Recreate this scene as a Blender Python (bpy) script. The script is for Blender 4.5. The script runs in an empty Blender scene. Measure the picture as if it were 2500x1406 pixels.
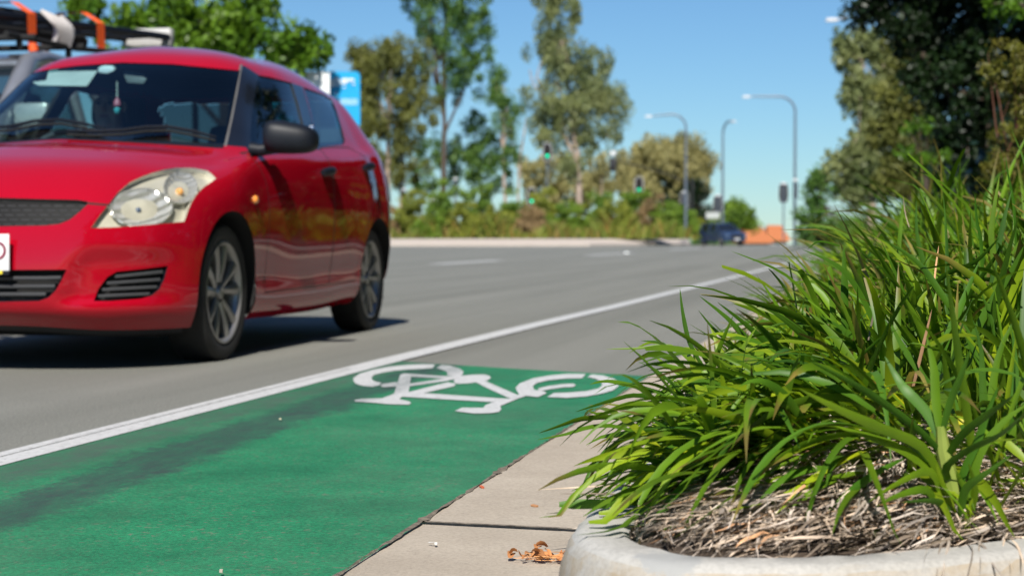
import bpy, bmesh, math, random
import numpy as np
from mathutils import Vector, Matrix, Euler
from mathutils.bvhtree import BVHTree
PI = math.pi
rng = np.random.default_rng(11)
random.seed(11)
sc = bpy.context.scene
COL = sc.collection

# ------------------------------------------------------------------ helpers
def link(name, me, parent=None, mats=()):
    o = bpy.data.objects.new(name, me)
    COL.objects.link(o)
    for m in mats:
        me.materials.append(m)
    if parent is not None:
        o.parent = parent
    return o

def tag(o, label=None, cat=None, group=None, kind=None):
    if label: o['label'] = label
    if cat: o['category'] = cat
    if group: o['group'] = group
    if kind: o['kind'] = kind
    return o

def thing(name, label, cat, loc=(0, 0, 0), rz=0.0, group=None):
    o = bpy.data.objects.new(name, None)
    COL.objects.link(o)
    o.location = loc
    o.rotation_euler = (0, 0, rz)
    o.empty_display_size = 0.2
    return tag(o, label, cat, group)

def smooth(me, on=True):
    me.polygons.foreach_set('use_smooth', [on] * len(me.polygons))

class MB:
    """collects vertices and faces for ONE mesh object"""
    def __init__(self):
        self.v = []; self.f = []; self.mi = []
    def add(self, vs, fs, mi=0):
        n = len(self.v)
        self.v += [tuple(p) for p in vs]
        self.f += [tuple(n + i for i in q) for q in fs]
        self.mi += [mi] * len(fs)
        return self
    def box(self, c, s, rot=None, taper=1.0, mi=0):
        hx, hy, hz = s[0] / 2, s[1] / 2, s[2] / 2
        vs = []
        for z, t in ((-hz, 1.0), (hz, taper)):
            vs += [(-hx * t, -hy * t, z), (hx * t, -hy * t, z), (hx * t, hy * t, z), (-hx * t, hy * t, z)]
        vs = [Vector(p) for p in vs]
        if rot is not None:
            R = rot if isinstance(rot, Matrix) else Euler(rot).to_matrix()
            vs = [R @ p for p in vs]
        c = Vector(c)
        return self.add([p + c for p in vs], [(3, 2, 1, 0), (4, 5, 6, 7), (0, 1, 5, 4), (1, 2, 6, 5), (2, 3, 7, 6), (3, 0, 4, 7)], mi)
    def tube(self, pts, rad, n=8, mi=0, cap=True):
        pts = [Vector(p) for p in pts]
        if not hasattr(rad, '__len__'):
            rad = [rad] * len(pts)
        rings = []
        ref = None
        for i, p in enumerate(pts):
            t = (pts[min(i + 1, len(pts) - 1)] - pts[max(i - 1, 0)]).normalized()
            if ref is None:
                ref = t.orthogonal().normalized()
            a = (ref - t * ref.dot(t)).normalized()
            ref = a
            b = t.cross(a)
            rings.append([p + (a * math.cos(2 * PI * k / n) + b * math.sin(2 * PI * k / n)) * rad[i] for k in range(n)])
        vs = [q for r in rings for q in r]
        fs = []
        for i in range(len(pts) - 1):
            for k in range(n):
                k2 = (k + 1) % n
                fs.append((i * n + k, i * n + k2, (i + 1) * n + k2, (i + 1) * n + k))
        if cap:
            fs.append(tuple(range(n - 1, -1, -1)))
            fs.append(tuple((len(pts) - 1) * n + k for k in range(n)))
        return self.add(vs, fs, mi)
    def lathe(self, prof, n=48, axis='y', c=(0, 0, 0), mi=0, close=False):
        """prof: list of (radius, offset along axis)"""
        vs = []
        for r, h in prof:
            for k in range(n):
                a = 2 * PI * k / n
                x, z = r * math.cos(a), r * math.sin(a)
                p = (x, h, z) if axis == 'y' else ((x, z, h) if axis == 'z' else (h, x, z))
                vs.append((p[0] + c[0], p[1] + c[1], p[2] + c[2]))
        fs = []
        m = len(prof)
        for i in range(m if close else m - 1):
            j = (i + 1) % m
            for k in range(n):
                k2 = (k + 1) % n
                fs.append((i * n + k, i * n + k2, j * n + k2, j * n + k))
        return self.add(vs, fs, mi)
    def prism(self, poly, z0, z1, mi=0):
        n = len(poly)
        vs = [(x, y, z0) for x, y in poly] + [(x, y, z1) for x, y in poly]
        fs = [tuple(range(n - 1, -1, -1)), tuple(range(n, 2 * n))]
        fs += [(i, (i + 1) % n, n + (i + 1) % n, n + i) for i in range(n)]
        return self.add(vs, fs, mi)
    def build(self, name, mat, parent=None, sm=True, bevel=0.0, fix=True):
        me = bpy.data.meshes.new(name)
        me.from_pydata(self.v, [], self.f)
        mats = mat if isinstance(mat, (list, tuple)) else [mat]
        me.polygons.foreach_set('material_index', self.mi)
        if fix or bevel:
            bm = bmesh.new(); bm.from_mesh(me)
            if fix:
                bmesh.ops.recalc_face_normals(bm, faces=bm.faces)
            if bevel:
                es = [e for e in bm.edges if len(e.link_faces) == 2 and e.calc_face_angle(0) > 0.6]
                bmesh.ops.bevel(bm, geom=es, offset=bevel, segments=2, affect='EDGES', profile=0.5)
            bm.to_mesh(me); bm.free()
        smooth(me, sm)
        if sm:
            me.set_sharp_from_angle(angle=math.radians(38))
        return link(name, me, parent, mats)

def np_mesh(name, V, quads, mats, parent=None, sm=False, cols=None):
    """fast mesh from numpy arrays (quads)"""
    me = bpy.data.meshes.new(name)
    V = np.asarray(V, dtype=np.float32); Q = np.asarray(quads, dtype=np.int32)
    me.vertices.add(len(V)); me.vertices.foreach_set('co', V.ravel())
    me.loops.add(Q.size); me.loops.foreach_set('vertex_index', Q.ravel())
    me.polygons.add(len(Q))
    me.polygons.foreach_set('loop_start', np.arange(0, Q.size, Q.shape[1], dtype=np.int32))
    if cols is not None:
        a = me.attributes.new('tint', 'FLOAT_COLOR', 'POINT')
        c = np.ones((len(V), 4), dtype=np.float32); c[:, :3] = cols
        a.data.foreach_set('color', c.ravel())
    me.update(calc_edges=True); me.validate()
    smooth(me, sm)
    return link(name, me, parent, mats)

# ------------------------------------------------------------------ materials
def new_mat(name):
    m = bpy.data.materials.new(name); m.use_nodes = True
    nt = m.node_tree; b = nt.nodes['Principled BSDF']
    return m, nt, b

def N(nt, t, **kw):
    n = nt.nodes.new(t)
    for k, v in kw.items():
        if k in n.inputs.keys(): n.inputs[k].default_value = v
        else: setattr(n, k, v)
    return n

def ramp(nt, fac, stops):
    r = nt.nodes.new('ShaderNodeValToRGB')
    e = r.color_ramp.elements
    while len(e) < len(stops): e.new(0.5)
    for i, (p, c) in enumerate(stops):
        e[i].position = p; e[i].color = (*c, 1) if len(c) == 3 else c
    nt.links.new(fac, r.inputs[0])
    return r.outputs[0]

def mix(nt, a, b, fac, mode='MIX'):
    m = nt.nodes.new('ShaderNodeMix'); m.data_type = 'RGBA'; m.blend_type = mode
    for s, v in ((m.inputs[6], a), (m.inputs[7], b)):
        if hasattr(v, 'is_linked'): nt.links.new(v, s)
        else: s.default_value = (*v, 1)
    if hasattr(fac, 'is_linked'): nt.links.new(fac, m.inputs[0])
    else: m.inputs[0].default_value = fac
    return m.outputs[2]

def coords(nt, kind='Object', scale=(1, 1, 1), rot=(0, 0, 0)):
    t = nt.nodes.new('ShaderNodeTexCoord'); mp = nt.nodes.new('ShaderNodeMapping')
    mp.inputs['Scale'].default_value = scale; mp.inputs['Rotation'].default_value = rot
    nt.links.new(t.outputs[kind], mp.inputs[0])
    return mp.outputs[0]

def noise(nt, vec, scale, detail=4, rough=0.55):
    n = nt.nodes.new('ShaderNodeTexNoise')
    n.inputs['Scale'].default_value = scale; n.inputs['Detail'].default_value = detail; n.inputs['Roughness'].default_value = rough
    nt.links.new(vec, n.inputs['Vector'])
    return n.outputs['Fac']

def bump(nt, b, h, strength=0.3, dist=0.01):
    n = nt.nodes.new('ShaderNodeBump'); n.inputs['Strength'].default_value = strength; n.inputs['Distance'].default_value = dist
    nt.links.new(h, n.inputs['Height']); nt.links.new(n.outputs[0], b.inputs['Normal'])

def simple(name, col, rough=0.5, metal=0.0, coat=0.0, var=0.12, scale=6.0, bstr=0.0, spec=None, coatrough=0.04):
    m, nt, b = new_mat(name)
    n = noise(nt, coords(nt), scale)
    lo = tuple(c * (1 - var) for c in col); hi = tuple(min(1, c * (1 + var)) for c in col)
    nt.links.new(ramp(nt, n, [(0.3, lo), (0.7, hi)]), b.inputs['Base Color'])
    b.inputs['Roughness'].default_value = rough; b.inputs['Metallic'].default_value = metal
    b.inputs['Coat Weight'].default_value = coat; b.inputs['Coat Roughness'].default_value = coatrough
    if spec is not None: b.inputs['Specular IOR Level'].default_value = spec
    if bstr: bump(nt, b, noise(nt, coords(nt), scale * 8), bstr, 0.005)
    return m

def emissive(name, col, strength):
    m, nt, b = new_mat(name)
    b.inputs['Base Color'].default_value = (*col, 1)
    b.inputs['Emission Color'].default_value = (*col, 1); b.inputs['Emission Strength'].default_value = strength
    return m

def glass_mat(name, tint=(0.30, 0.36, 0.36), refl=1.0, ior=1.5):
    """thin tinted sheet: see-through plus mirror reflection by Fresnel"""
    m = bpy.data.materials.new(name); m.use_nodes = True
    nt = m.node_tree; nt.nodes.clear()
    out = N(nt, 'ShaderNodeOutputMaterial'); tr = N(nt, 'ShaderNodeBsdfTransparent'); gl = N(nt, 'ShaderNodeBsdfGlossy')
    tr.inputs[0].default_value = (*tint, 1); gl.inputs['Roughness'].default_value = 0.015
    gl.inputs[0].default_value = (refl, refl, refl, 1)
    f0 = ((ior - 1) / (ior + 1)) ** 2 * 1.4
    lw = N(nt, 'ShaderNodeLayerWeight'); lw.inputs[0].default_value = 0.5
    pw = N(nt, 'ShaderNodeMath', operation='POWER'); pw.inputs[1].default_value = 4.5; nt.links.new(lw.outputs['Facing'], pw.inputs[0])
    sc_ = N(nt, 'ShaderNodeMath', operation='MULTIPLY_ADD'); sc_.inputs[1].default_value = 0.9 - f0; sc_.inputs[2].default_value = f0; nt.links.new(pw.outputs[0], sc_.inputs[0])
    nn = noise(nt, coords(nt), 3.0)
    ad = N(nt, 'ShaderNodeMath', operation='MULTIPLY_ADD'); ad.inputs[1].default_value = 0.02
    nt.links.new(nn, ad.inputs[0]); nt.links.new(sc_.outputs[0], ad.inputs[2])
    mx = N(nt, 'ShaderNodeMixShader')
    nt.links.new(ad.outputs[0], mx.inputs[0]); nt.links.new(tr.outputs[0], mx.inputs[1]); nt.links.new(gl.outputs[0], mx.inputs[2])
    nt.links.new(mx.outputs[0], out.inputs[0])
    return m

def leaf_mat(name, dark, light, trans=0.35, rough=0.45, nscale=0.6, use_tint=False, spec=0.4):
    """foliage: colour varies from leaf clump to leaf clump, some light passes through"""
    m, nt, b = new_mat(name)
    n1 = noise(nt, coords(nt), nscale, 3, 0.6)
    col = ramp(nt, n1, [(0.32, dark), (0.68, light)])
    if use_tint:
        at = N(nt, 'ShaderNodeAttribute', attribute_name='tint')
        col = mix(nt, col, at.outputs['Color'], 1.0, 'MULTIPLY')
    nt.links.new(col, b.inputs['Base Color'])
    b.inputs['Roughness'].default_value = rough
    b.inputs['Specular IOR Level'].default_value = spec
    tl = N(nt, 'ShaderNodeBsdfTranslucent')
    nt.links.new(mix(nt, col, (1.0, 1.15, 0.45), 0.5, 'MULTIPLY'), tl.inputs[0])
    mx = N(nt, 'ShaderNodeMixShader'); mx.inputs[0].default_value = trans
    out = nt.nodes['Material Output']
    nt.links.new(b.outputs[0], mx.inputs[1]); nt.links.new(tl.outputs[0], mx.inputs[2]); nt.links.new(mx.outputs[0], out.inputs[0])
    return m

# ------------------------------------------------------------------ camera
F_PX, CAM_H = 4130.0, 0.525
YAW = math.atan((2110 - 1250) / F_PX); PITCH = math.atan((703 - 583.0) / F_PX)
cam_d = bpy.data.cameras.new('Camera'); cam = bpy.data.objects.new('Camera', cam_d); COL.objects.link(cam)
cam.location = (0, 0, CAM_H); cam.rotation_euler = (PI / 2 - PITCH, 0, YAW)
cam_d.sensor_width = 36; cam_d.lens = F_PX / 2500 * 36; cam_d.clip_start = 0.05; cam_d.clip_end = 4000
cam_d.dof.use_dof = True; cam_d.dof.focus_distance = 3.0; cam_d.dof.aperture_fstop = 5.6; cam_d.dof.aperture_blades = 9
sc.camera = cam
cR = Vector((math.cos(YAW), math.sin(YAW), 0)); cF0 = Vector((-math.sin(YAW), math.cos(YAW), 0))
cF = cF0 * math.cos(PITCH) - Vector((0, 0, math.sin(PITCH))); cU = cF0 * math.sin(PITCH) + Vector((0, 0, math.cos(PITCH)))
cO = Vector((0, 0, CAM_H))
# measured points of the photograph -> places in the world (survey helpers)
def ray(px, py):
    return cF + cR * ((px - 1250) / F_PX) - cU * ((py - 703) / F_PX)      # per metre of depth
def at(px, py, d):
    return cO + ray(px, py) * d
def gnd(px, py, z=0.0):
    r = ray(px, py); return cO + r * ((z - CAM_H) / r.z)

# ------------------------------------------------------------------ light and sky
SUN_EL = math.radians(45); SUN_AZ = math.radians(7)           # behind the camera, a little to the right
sd = Vector((math.sin(SUN_AZ) * math.cos(SUN_EL), -math.cos(SUN_AZ) * math.cos(SUN_EL), math.sin(SUN_EL)))
sl = bpy.data.lights.new('Sun', 'SUN'); sl.energy = 4.2; sl.angle = math.radians(0.53); sl.color = (1.0, 0.955, 0.88)
so = bpy.data.objects.new('Sun', sl); COL.objects.link(so); so.rotation_euler = (-sd).to_track_quat('-Z', 'Y').to_euler(); so.location = (3, -8, 12)
w = bpy.data.worlds.new('World'); sc.world = w; w.use_nodes = True
nt = w.node_tree; bg = nt.nodes['Background']
sk = nt.nodes.new('ShaderNodeTexSky'); sk.sky_type = 'NISHITA'; sk.sun_disc = False
sk.sun_elevation = SUN_EL; sk.sun_rotation = PI - SUN_AZ; sk.air_density = 1.0; sk.dust_density = 0.0; sk.ozone_density = 3.0; sk.altitude = 50
nt.links.new(mix(nt, sk.outputs[0], (0.61, 0.87, 1.09), 1.0, 'MULTIPLY'), bg.inputs[0]); bg.inputs[1].default_value = 0.054
vs = sc.view_settings; vs.view_transform = 'Standard'; vs.look = 'None'; vs.exposure = 0.72; vs.gamma = 1.0; vs.use_curve_mapping = False
sc.render.engine = 'CYCLES'
cy = sc.cycles
cy.use_denoising = True; cy.max_bounces = 8; cy.diffuse_bounces = 3; cy.glossy_bounces = 4; cy.transparent_max_bounces = 24; cy.transmission_bounces = 6
cy.caustics_reflective = False; cy.caustics_refractive = False; cy.sample_clamp_indirect = 6
# ------------------------------------------------------------------ ground, road, lane, kerb
def flat(name, polys, z, mat, kind='structure', step=0.0003):
    mb = MB()
    for i, p in enumerate(polys):
        zz = z + step * i
        mb.add([(x, y, zz) for x, y in p], [tuple(range(len(p)))])
    o = mb.build(name, mat, sm=False)
    for f in o.data.polygons:
        pass
    if o.data.polygons[0].normal.z < 0: o.data.flip_normals()
    if kind: o['kind'] = kind
    return o

# asphalt
m_asph, nt, b = new_mat('asphalt')
v = coords(nt)
big = noise(nt, coords(nt, scale=(1.5, 0.035, 1)), 1.2, 5, 0.6)
col = ramp(nt, big, [(0.3, (0.140, 0.141, 0.121)), (0.7, (0.216, 0.215, 0.190))])
fine = noise(nt, v, 150, 4, 0.75)
col = mix(nt, col, ramp(nt, fine, [(0.36, (0.42, 0.42, 0.42)), (0.52, (1, 1, 1)), (0.66, (1.55, 1.55, 1.5))]), 0.9, 'MULTIPLY')
vo = N(nt, 'ShaderNodeTexVoronoi'); vo.inputs['Scale'].default_value = 75; nt.links.new(v, vo.inputs['Vector'])
col = mix(nt, col, (0.33, 0.31, 0.27), ramp(nt, vo.outputs['Distance'], [(0.06, (1, 1, 1)), (0.16, (0, 0, 0))]))
blot = noise(nt, coords(nt), 0.5, 5, 0.65)
col = mix(nt, col, (0.09, 0.088, 0.08), ramp(nt, blot, [(0.60, (0, 0, 0)), (0.85, (0.5, 0.5, 0.5))]))
nt.links.new(col, b.inputs['Base Color']); b.inputs['Roughness'].default_value = 0.85
bump(nt, b, fine, 0.5, 0.004)

# green bike-lane paint with wear, tyre tracks and grime
m_green, nt, b = new_mat('green_lane_paint')
v = coords(nt)
g = ramp(nt, noise(nt, v, 2.6, 7, 0.7), [(0.30, (0.005, 0.125, 0.050)), (0.70, (0.016, 0.235, 0.096))])
grain = noise(nt, v, 150, 4, 0.75)
g = mix(nt, g, ramp(nt, grain, [(0.36, (0.45, 0.45, 0.45)), (0.64, (1.30, 1.28, 1.28))]), 0.75, 'MULTIPLY')
# worn flecks where the stone shows
wear = noise(nt, v, 62, 4, 0.8); patch = noise(nt, v, 2.6, 4, 0.6)
wm = N(nt, 'ShaderNodeMath', operation='MULTIPLY'); 
nt.links.new(ramp(nt, wear, [(0.565, (0, 0, 0)), (0.64, (1, 1, 1))]), wm.inputs[0]); nt.links.new(ramp(nt, patch, [(0.35, (0.05,) * 3), (0.75, (1, 1, 1))]), wm.inputs[1])
g = mix(nt, g, (0.17, 0.145, 0.11), wm.outputs[0])
# dusty veil
g = mix(nt, g, (0.11, 0.15, 0.10), ramp(nt, noise(nt, coords(nt, scale=(1, 0.5, 1)), 1.5, 6, 0.7), [(0.46, (0, 0, 0)), (0.8, (0.42,) * 3)]))
# dark rubber track: a band along the lane, offset from its left edge, ragged
sx = N(nt, 'ShaderNodeSeparateXYZ'); nt.links.new(v, sx.inputs[0])
def band(xc, slope, half, soft, amount, nsc, base):
    """rubber mark centred on the line x = xc + slope*(y-3)"""
    a = N(nt, 'ShaderNodeMath', operation='MULTIPLY_ADD'); a.inputs[1].default_value = -slope; a.inputs[2].default_value = 3 * slope - xc
    nt.links.new(sx.outputs[1], a.inputs[0])
    s = N(nt, 'ShaderNodeMath', operation='ADD'); nt.links.new(sx.outputs[0], s.inputs[0]); nt.links.new(a.outputs[0], s.inputs[1])
    wob = N(nt, 'ShaderNodeMath', operation='MULTIPLY_ADD'); wob.inputs[1].default_value = 0.26; wob.inputs[2].default_value = -0.13
    nt.links.new(noise(nt, coords(nt, scale=(1, 0.6, 1)), 4.5, 7, 0.78), wob.inputs[0])
    w2 = N(nt, 'ShaderNodeMath', operation='MULTIPLY_ADD'); w2.inputs[1].default_value = 0.16; nt.links.new(noise(nt, coords(nt, scale=(1, 0.5, 1)), 42, 5, 0.75), w2.inputs[0]); nt.links.new(wob.outputs[0], w2.inputs[2])
    w3 = N(nt, 'ShaderNodeMath', operation='ADD'); w3.inputs[1].default_value = -0.08; nt.links.new(w2.outputs[0], w3.inputs[0])
    s2 = N(nt, 'ShaderNodeMath', operation='ADD'); nt.links.new(s.outputs[0], s2.inputs[0]); nt.links.new(w3.outputs[0], s2.inputs[1])
    ab = N(nt, 'ShaderNodeMath', operation='ABSOLUTE'); nt.links.new(s2.outputs[0], ab.inputs[0])
    bd = ramp(nt, ab.outputs[0], [(max(0.0, half - soft), (1, 1, 1)), (half + soft, (0, 0, 0))])
    br = ramp(nt, noise(nt, coords(nt, scale=(1, 0.35, 1)), nsc, 6, 0.75), [(0.30, (base,) * 3), (0.66, (1, 1, 1))])
    mm = N(nt, 'ShaderNodeMath', operation='MULTIPLY'); nt.links.new(bd, mm.inputs[0]); nt.links.new(br, mm.inputs[1])
    m2 = N(nt, 'ShaderNodeMath', operation='MULTIPLY'); m2.inputs[1].default_value = amount; nt.links.new(mm.outputs[0], m2.inputs[0])
    return m2.outputs[0]
g = mix(nt, g, (0.026, 0.045, 0.040), band(-1.60, -0.030, 0.095, 0.030, 0.92, 14, 0.42))
g = mix(nt, g, (0.060, 0.085, 0.066), band(-1.86, -0.010, 0.090, 0.045, 0.85, 9, 0.1))
nt.links.new(g, b.inputs['Base Color']); b.inputs['Roughness'].default_value = 0.72
bump(nt, b, grain, 0.5, 0.003)

# white road paint, worn
def road_paint(name, wearlo, streak=True):
    m, nt, b = new_mat(name)
    v = coords(nt)
    c = ramp(nt, noise(nt, v, 60, 4, 0.7), [(0.3, (0.43, 0.43, 0.42)), (0.6, (0.56, 0.56, 0.55))])
    c = mix(nt, c, (0.22, 0.22, 0.21), ramp(nt, noise(nt, v, 40, 5, 0.8), [(wearlo, (0, 0, 0)), (wearlo + 0.14, (1, 1, 1))]))
    if not streak:        # tyres have greyed the paint in a strip along the lane
        sp_ = N(nt, 'ShaderNodeSeparateXYZ'); nt.links.new(v, sp_.inputs[0])
        a = N(nt, 'ShaderNodeMath', operation='ADD'); a.inputs[1].default_value = 1.63; nt.links.new(sp_.outputs[0], a.inputs[0])
        ab = N(nt, 'ShaderNodeMath', operation='ABSOLUTE'); nt.links.new(a.outputs[0], ab.inputs[0])
        mk = N(nt, 'ShaderNodeMath', operation='MULTIPLY'); nt.links.new(ramp(nt, ab.outputs[0], [(0.05, (.8,) * 3), (0.12, (0, 0, 0))]), mk.inputs[0]); nt.links.new(ramp(nt, noise(nt, v, 22, 5, 0.75), [(0.35, (0.2,) * 3), (0.6, (1, 1, 1))]), mk.inputs[1])
        c = mix(nt, c, (0.20, 0.22, 0.21), mk.outputs[0])
    nt.links.new(c, b.inputs['Base Color']); b.inputs['Roughness'].default_value = 0.6
    bump(nt, b, noise(nt, v, 160, 3, 0.7), 0.35, 0.003)
    return m
m_white = road_paint('white_road_paint', 0.56)
m_white2 = road_paint('white_symbol_paint', 0.56, False)

# concrete
def concrete(name, a, b_, dark, stain=0.5, blot=True):
    m, nt, b = new_mat(name)
    v = coords(nt)
    c = ramp(nt, noise(nt, v, 3.2, 6, 0.65), [(0.3, a), (0.7, b_)])
    c = mix(nt, c, ramp(nt, noise(nt, v, 130, 3, 0.75), [(0.3, (0.72,) * 3), (0.6, (1.1,) * 3)]), 0.7, 'MULTIPLY')
    c = mix(nt, c, dark, ramp(nt, noise(nt, v, 38, 6, 0.8), [(0.60, (0, 0, 0)), (0.72, (stain,) * 3)]))
    nt.links.new(c, b.inputs['Base Color']); b.inputs['Roughness'].default_value = 0.88
    bump(nt, b, noise(nt, v, 120, 5, 0.75), 0.35, 0.004)
    return m, nt, b
m_gutter, _, _ = concrete('gutter_concrete', (0.335, 0.282, 0.222), (0.43, 0.37, 0.298), (0.17, 0.145, 0.12), 0.7)
m_kerb, nt, b = concrete('kerb_concrete', (0.36, 0.345, 0.315), (0.44, 0.425, 0.395), (0.30, 0.27, 0.23), 0.5)
# kerb: ochre stains and dark scuffs on the upright face only, plus a patched repair
geo = N(nt, 'ShaderNodeTexCoord'); sp = N(nt, 'ShaderNodeSeparateXYZ'); nt.links.new(geo.outputs['Object'], sp.inputs[0])
cur = b.inputs['Base Color'].links[0].from_socket
gn = N(nt, 'ShaderNodeNewGeometry'); sn = N(nt, 'ShaderNodeSeparateXYZ'); nt.links.new(gn.outputs['True Normal'], sn.inputs[0])
low = ramp(nt, sn.outputs[2], [(0.30, (1, 1, 1)), (0.72, (0, 0, 0))])
sm_ = N(nt, 'ShaderNodeMath', operation='MULTIPLY'); nt.links.new(low, sm_.inputs[0])
nt.links.new(ramp(nt, noise(nt, coords(nt, scale=(1, 1, 0.35)), 11, 6, 0.75), [(0.36, (0.15,) * 3), (0.62, (0.95,) * 3)]), sm_.inputs[1])
c2 = mix(nt, cur, (0.33, 0.25, 0.15), sm_.outputs[0])
dist = N(nt, 'ShaderNodeVectorMath', operation='DISTANCE'); dist.inputs[1].default_value = (-0.235, 2.085, 0.13)
nt.links.new(geo.outputs['Object'], dist.inputs[0])
dn = N(nt, 'ShaderNodeMath', operation='MULTIPLY_ADD'); dn.inputs[1].default_value = 0.09
nt.links.new(noise(nt, coords(nt), 28, 5, 0.7), dn.inputs[0]); nt.links.new(dist.outputs['Value'], dn.inputs[2])
c2 = mix(nt, c2, (0.33, 0.33, 0.32), ramp(nt, dn.outputs[0], [(0.088, (1, 1, 1)), (0.094, (0, 0, 0))]))
nt.links.new(c2, b.inputs['Base Color'])

m_earth = simple('bare_earth', (0.14, 0.10, 0.065), 0.95, var=0.4, scale=3, bstr=0.4)
m_soil = simple('dark_mulch_soil', (0.055, 0.038, 0.026), 0.95, var=0.5, scale=25, bstr=0.6)
m_verge = simple('dry_verge_grass', (0.055, 0.068, 0.020), 0.95, var=0.4, scale=1.3, bstr=0.4)
m_joint = simple('dark_joint_filler', (0.17, 0.138, 0.105), 0.95, var=0.5, scale=60, bstr=0.8)

# the ground as one sheet out to the horizon; beyond the crossing it falls away
mb = MB()
ys = [-30, 20, 60, 150, 165, 200, 300, 900, 3000]; zs = [-.05, -.05, -.05, -.05, -.6, -2.0, -3.5, -6, -14]
xs = [-3000, -400, -80, 0, 80, 400, 3000]
vsx = [(x, y, z) for y, z in zip(ys, zs) for x in xs]
nx = len(xs)
mb.add(vsx, [(j * nx + i, j * nx + i + 1, (j + 1) * nx + i + 1, (j + 1) * nx + i) for j in range(len(ys) - 1) for i in range(nx - 1)])
g_o = mb.build('ground', m_verge, sm=False); g_o['kind'] = 'structure'

flat('road', [[(-90, 147), (-90, 42), (-15.5, 42), (-15.5, -20), (-.80, -20), (-.80, 6.0), (-.79, 12), (-.5, 38), (-.2, 60), (4, 147)]], 0.0, m_asph)
# bike lane (green), ragged near edge runs along the gutter
lane = [(-2.0, -4.0)]
lane += [(-2.0, 2.0), (-1.985, 4.5), (-1.975, 6.97)]
lane += [(-1.4, 6.66), (-0.79, 6.38)]
for yy in np.arange(6.2, -4.0, -0.06):
    lane.append((-.785 + 0.008 * math.sin(yy * 7.3) + rng.normal(0, 0.004), float(yy)))
flat('bike_lane', [lane], 0.004, m_green)
# edge line of the traffic lane, two passes of paint with a thin dark gap
def ribbon(path, off0, off1):
    L = [(x + off0, y) for x, y in path]; Rr = [(x + off1, y) for x, y in path]
    return L + Rr[::-1]
path = [(-2.0, -4), (-2.0, 4), (-1.995, 7), (-1.95, 10), (-1.88, 13), (-1.75, 22), (-1.56, 38), (-1.2, 60)]
flat('edge_line', [ribbon(path, -.060, .062)], 0.0058, m_white)
# the thin grey seam where the two passes of paint meet
m_seam = road_paint('worn_paint_seam', 0.50)
flat('edge_line_seam', [ribbon([(-2.0, -4), (-2.0, 4), (-1.995, 6.5)], -.030, -.014)], 0.0072, m_seam)
flat('lane_dashes', [[(-8.82, 33.6), (-8.42, 33.6), (-8.36, 39.6), (-8.76, 39.6)], [(-8.62, 52), (-8.2, 52), (-8.18, 62), (-8.60, 62)], [(-9.1, 79), (-8.7, 79), (-8.85, 95), (-9.25, 95)]], 0.008, m_white)

# bicycle symbol: pieces measured from the photograph, laid on the lane
S = lambda x, y: gnd(840 + x / 3.125, 860 + y / 3.125)
pieces = [
 [(695,102),(600,100),(480,105),(350,118),(220,142),(120,172),(72,205),(70,225),(90,250),(140,265),(210,273),(265,262),(288,243),(245,235),(220,225),(208,205),(225,183),(290,165),(380,150),(480,140),(600,135),(675,130)],
 [(705,128),(745,106),(810,112),(880,132),(912,158),(900,182),(870,202),(785,184),(790,165),(765,148)],
 [(835,235),(850,205),(880,190),(1000,180),(1070,180),(1110,190),(1120,205),(1100,222),(1060,232),(1000,240),(940,248),(860,250)],
 [(1000,236),(1070,226),(1180,275),(1320,335),(1345,352),(1290,372),(1240,352),(1100,288)],
 [(430,182),(460,172),(860,197),(870,215),(790,212),(510,197),(430,195)],
 [(430,180),(512,190),(490,332),(380,332)],
 [(272,268),(300,250),(405,238),(405,270),(300,278)],
 [(500,250),(770,210),(850,215),(790,228),(640,250),(496,272)],
 [(485,318),(790,240),(852,252),(840,270),(600,326),(500,338)],
 [(375,325),(620,325),(1200,365),(1290,368),(1240,392),(1130,393),(440,352)],
 [(75,380),(130,368),(290,363),(385,328),(455,345),(420,370),(500,390),(512,403),(490,413),(350,410),(240,400),(90,390)],
 [(1285,365),(1355,355),(1190,425),(1200,450),(1180,470),(1110,480),(990,482),(845,463),(900,437),(1065,438),(1075,420),(1120,400),(1190,385)],
 [(1845,178),(1700,176),(1560,190),(1440,212),(1340,250),(1308,285),(1320,310),(1335,335),(1295,352),(1345,362),(1390,345),(1480,355),(1547,325),(1520,310),(1450,300),(1440,270),(1470,248),(1560,225),(1700,212),(1815,210)],
 [(1855,200),(1890,182),(1980,190),(2060,215),(2095,245),(2090,275),(2050,305),(1960,330),(1850,350),(1700,362),(1550,355),(1600,325),(1700,322),(1850,310),(1940,290),(1970,265),(1960,235),(1920,215)],
 [(1480,290),(1560,270),(1680,255),(1750,253),(1770,265),(1750,277),(1680,280),(1560,297),(1490,312)],
]
o = flat('bicycle_symbol', [[tuple(S(*q)[:2]) for q in p] for p in pieces], 0.0054, m_white2, kind=None, step=.00012)
bm = bmesh.new(); bm.from_mesh(o.data)
for f in bm.faces:
    if f.normal.z < 0: f.normal_flip()
bmesh.ops.triangulate(bm, faces=bm.faces); bm.to_mesh(o.data); bm.free()
tag(o, 'white bicycle symbol painted across the green bike lane', 'road marking')

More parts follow.
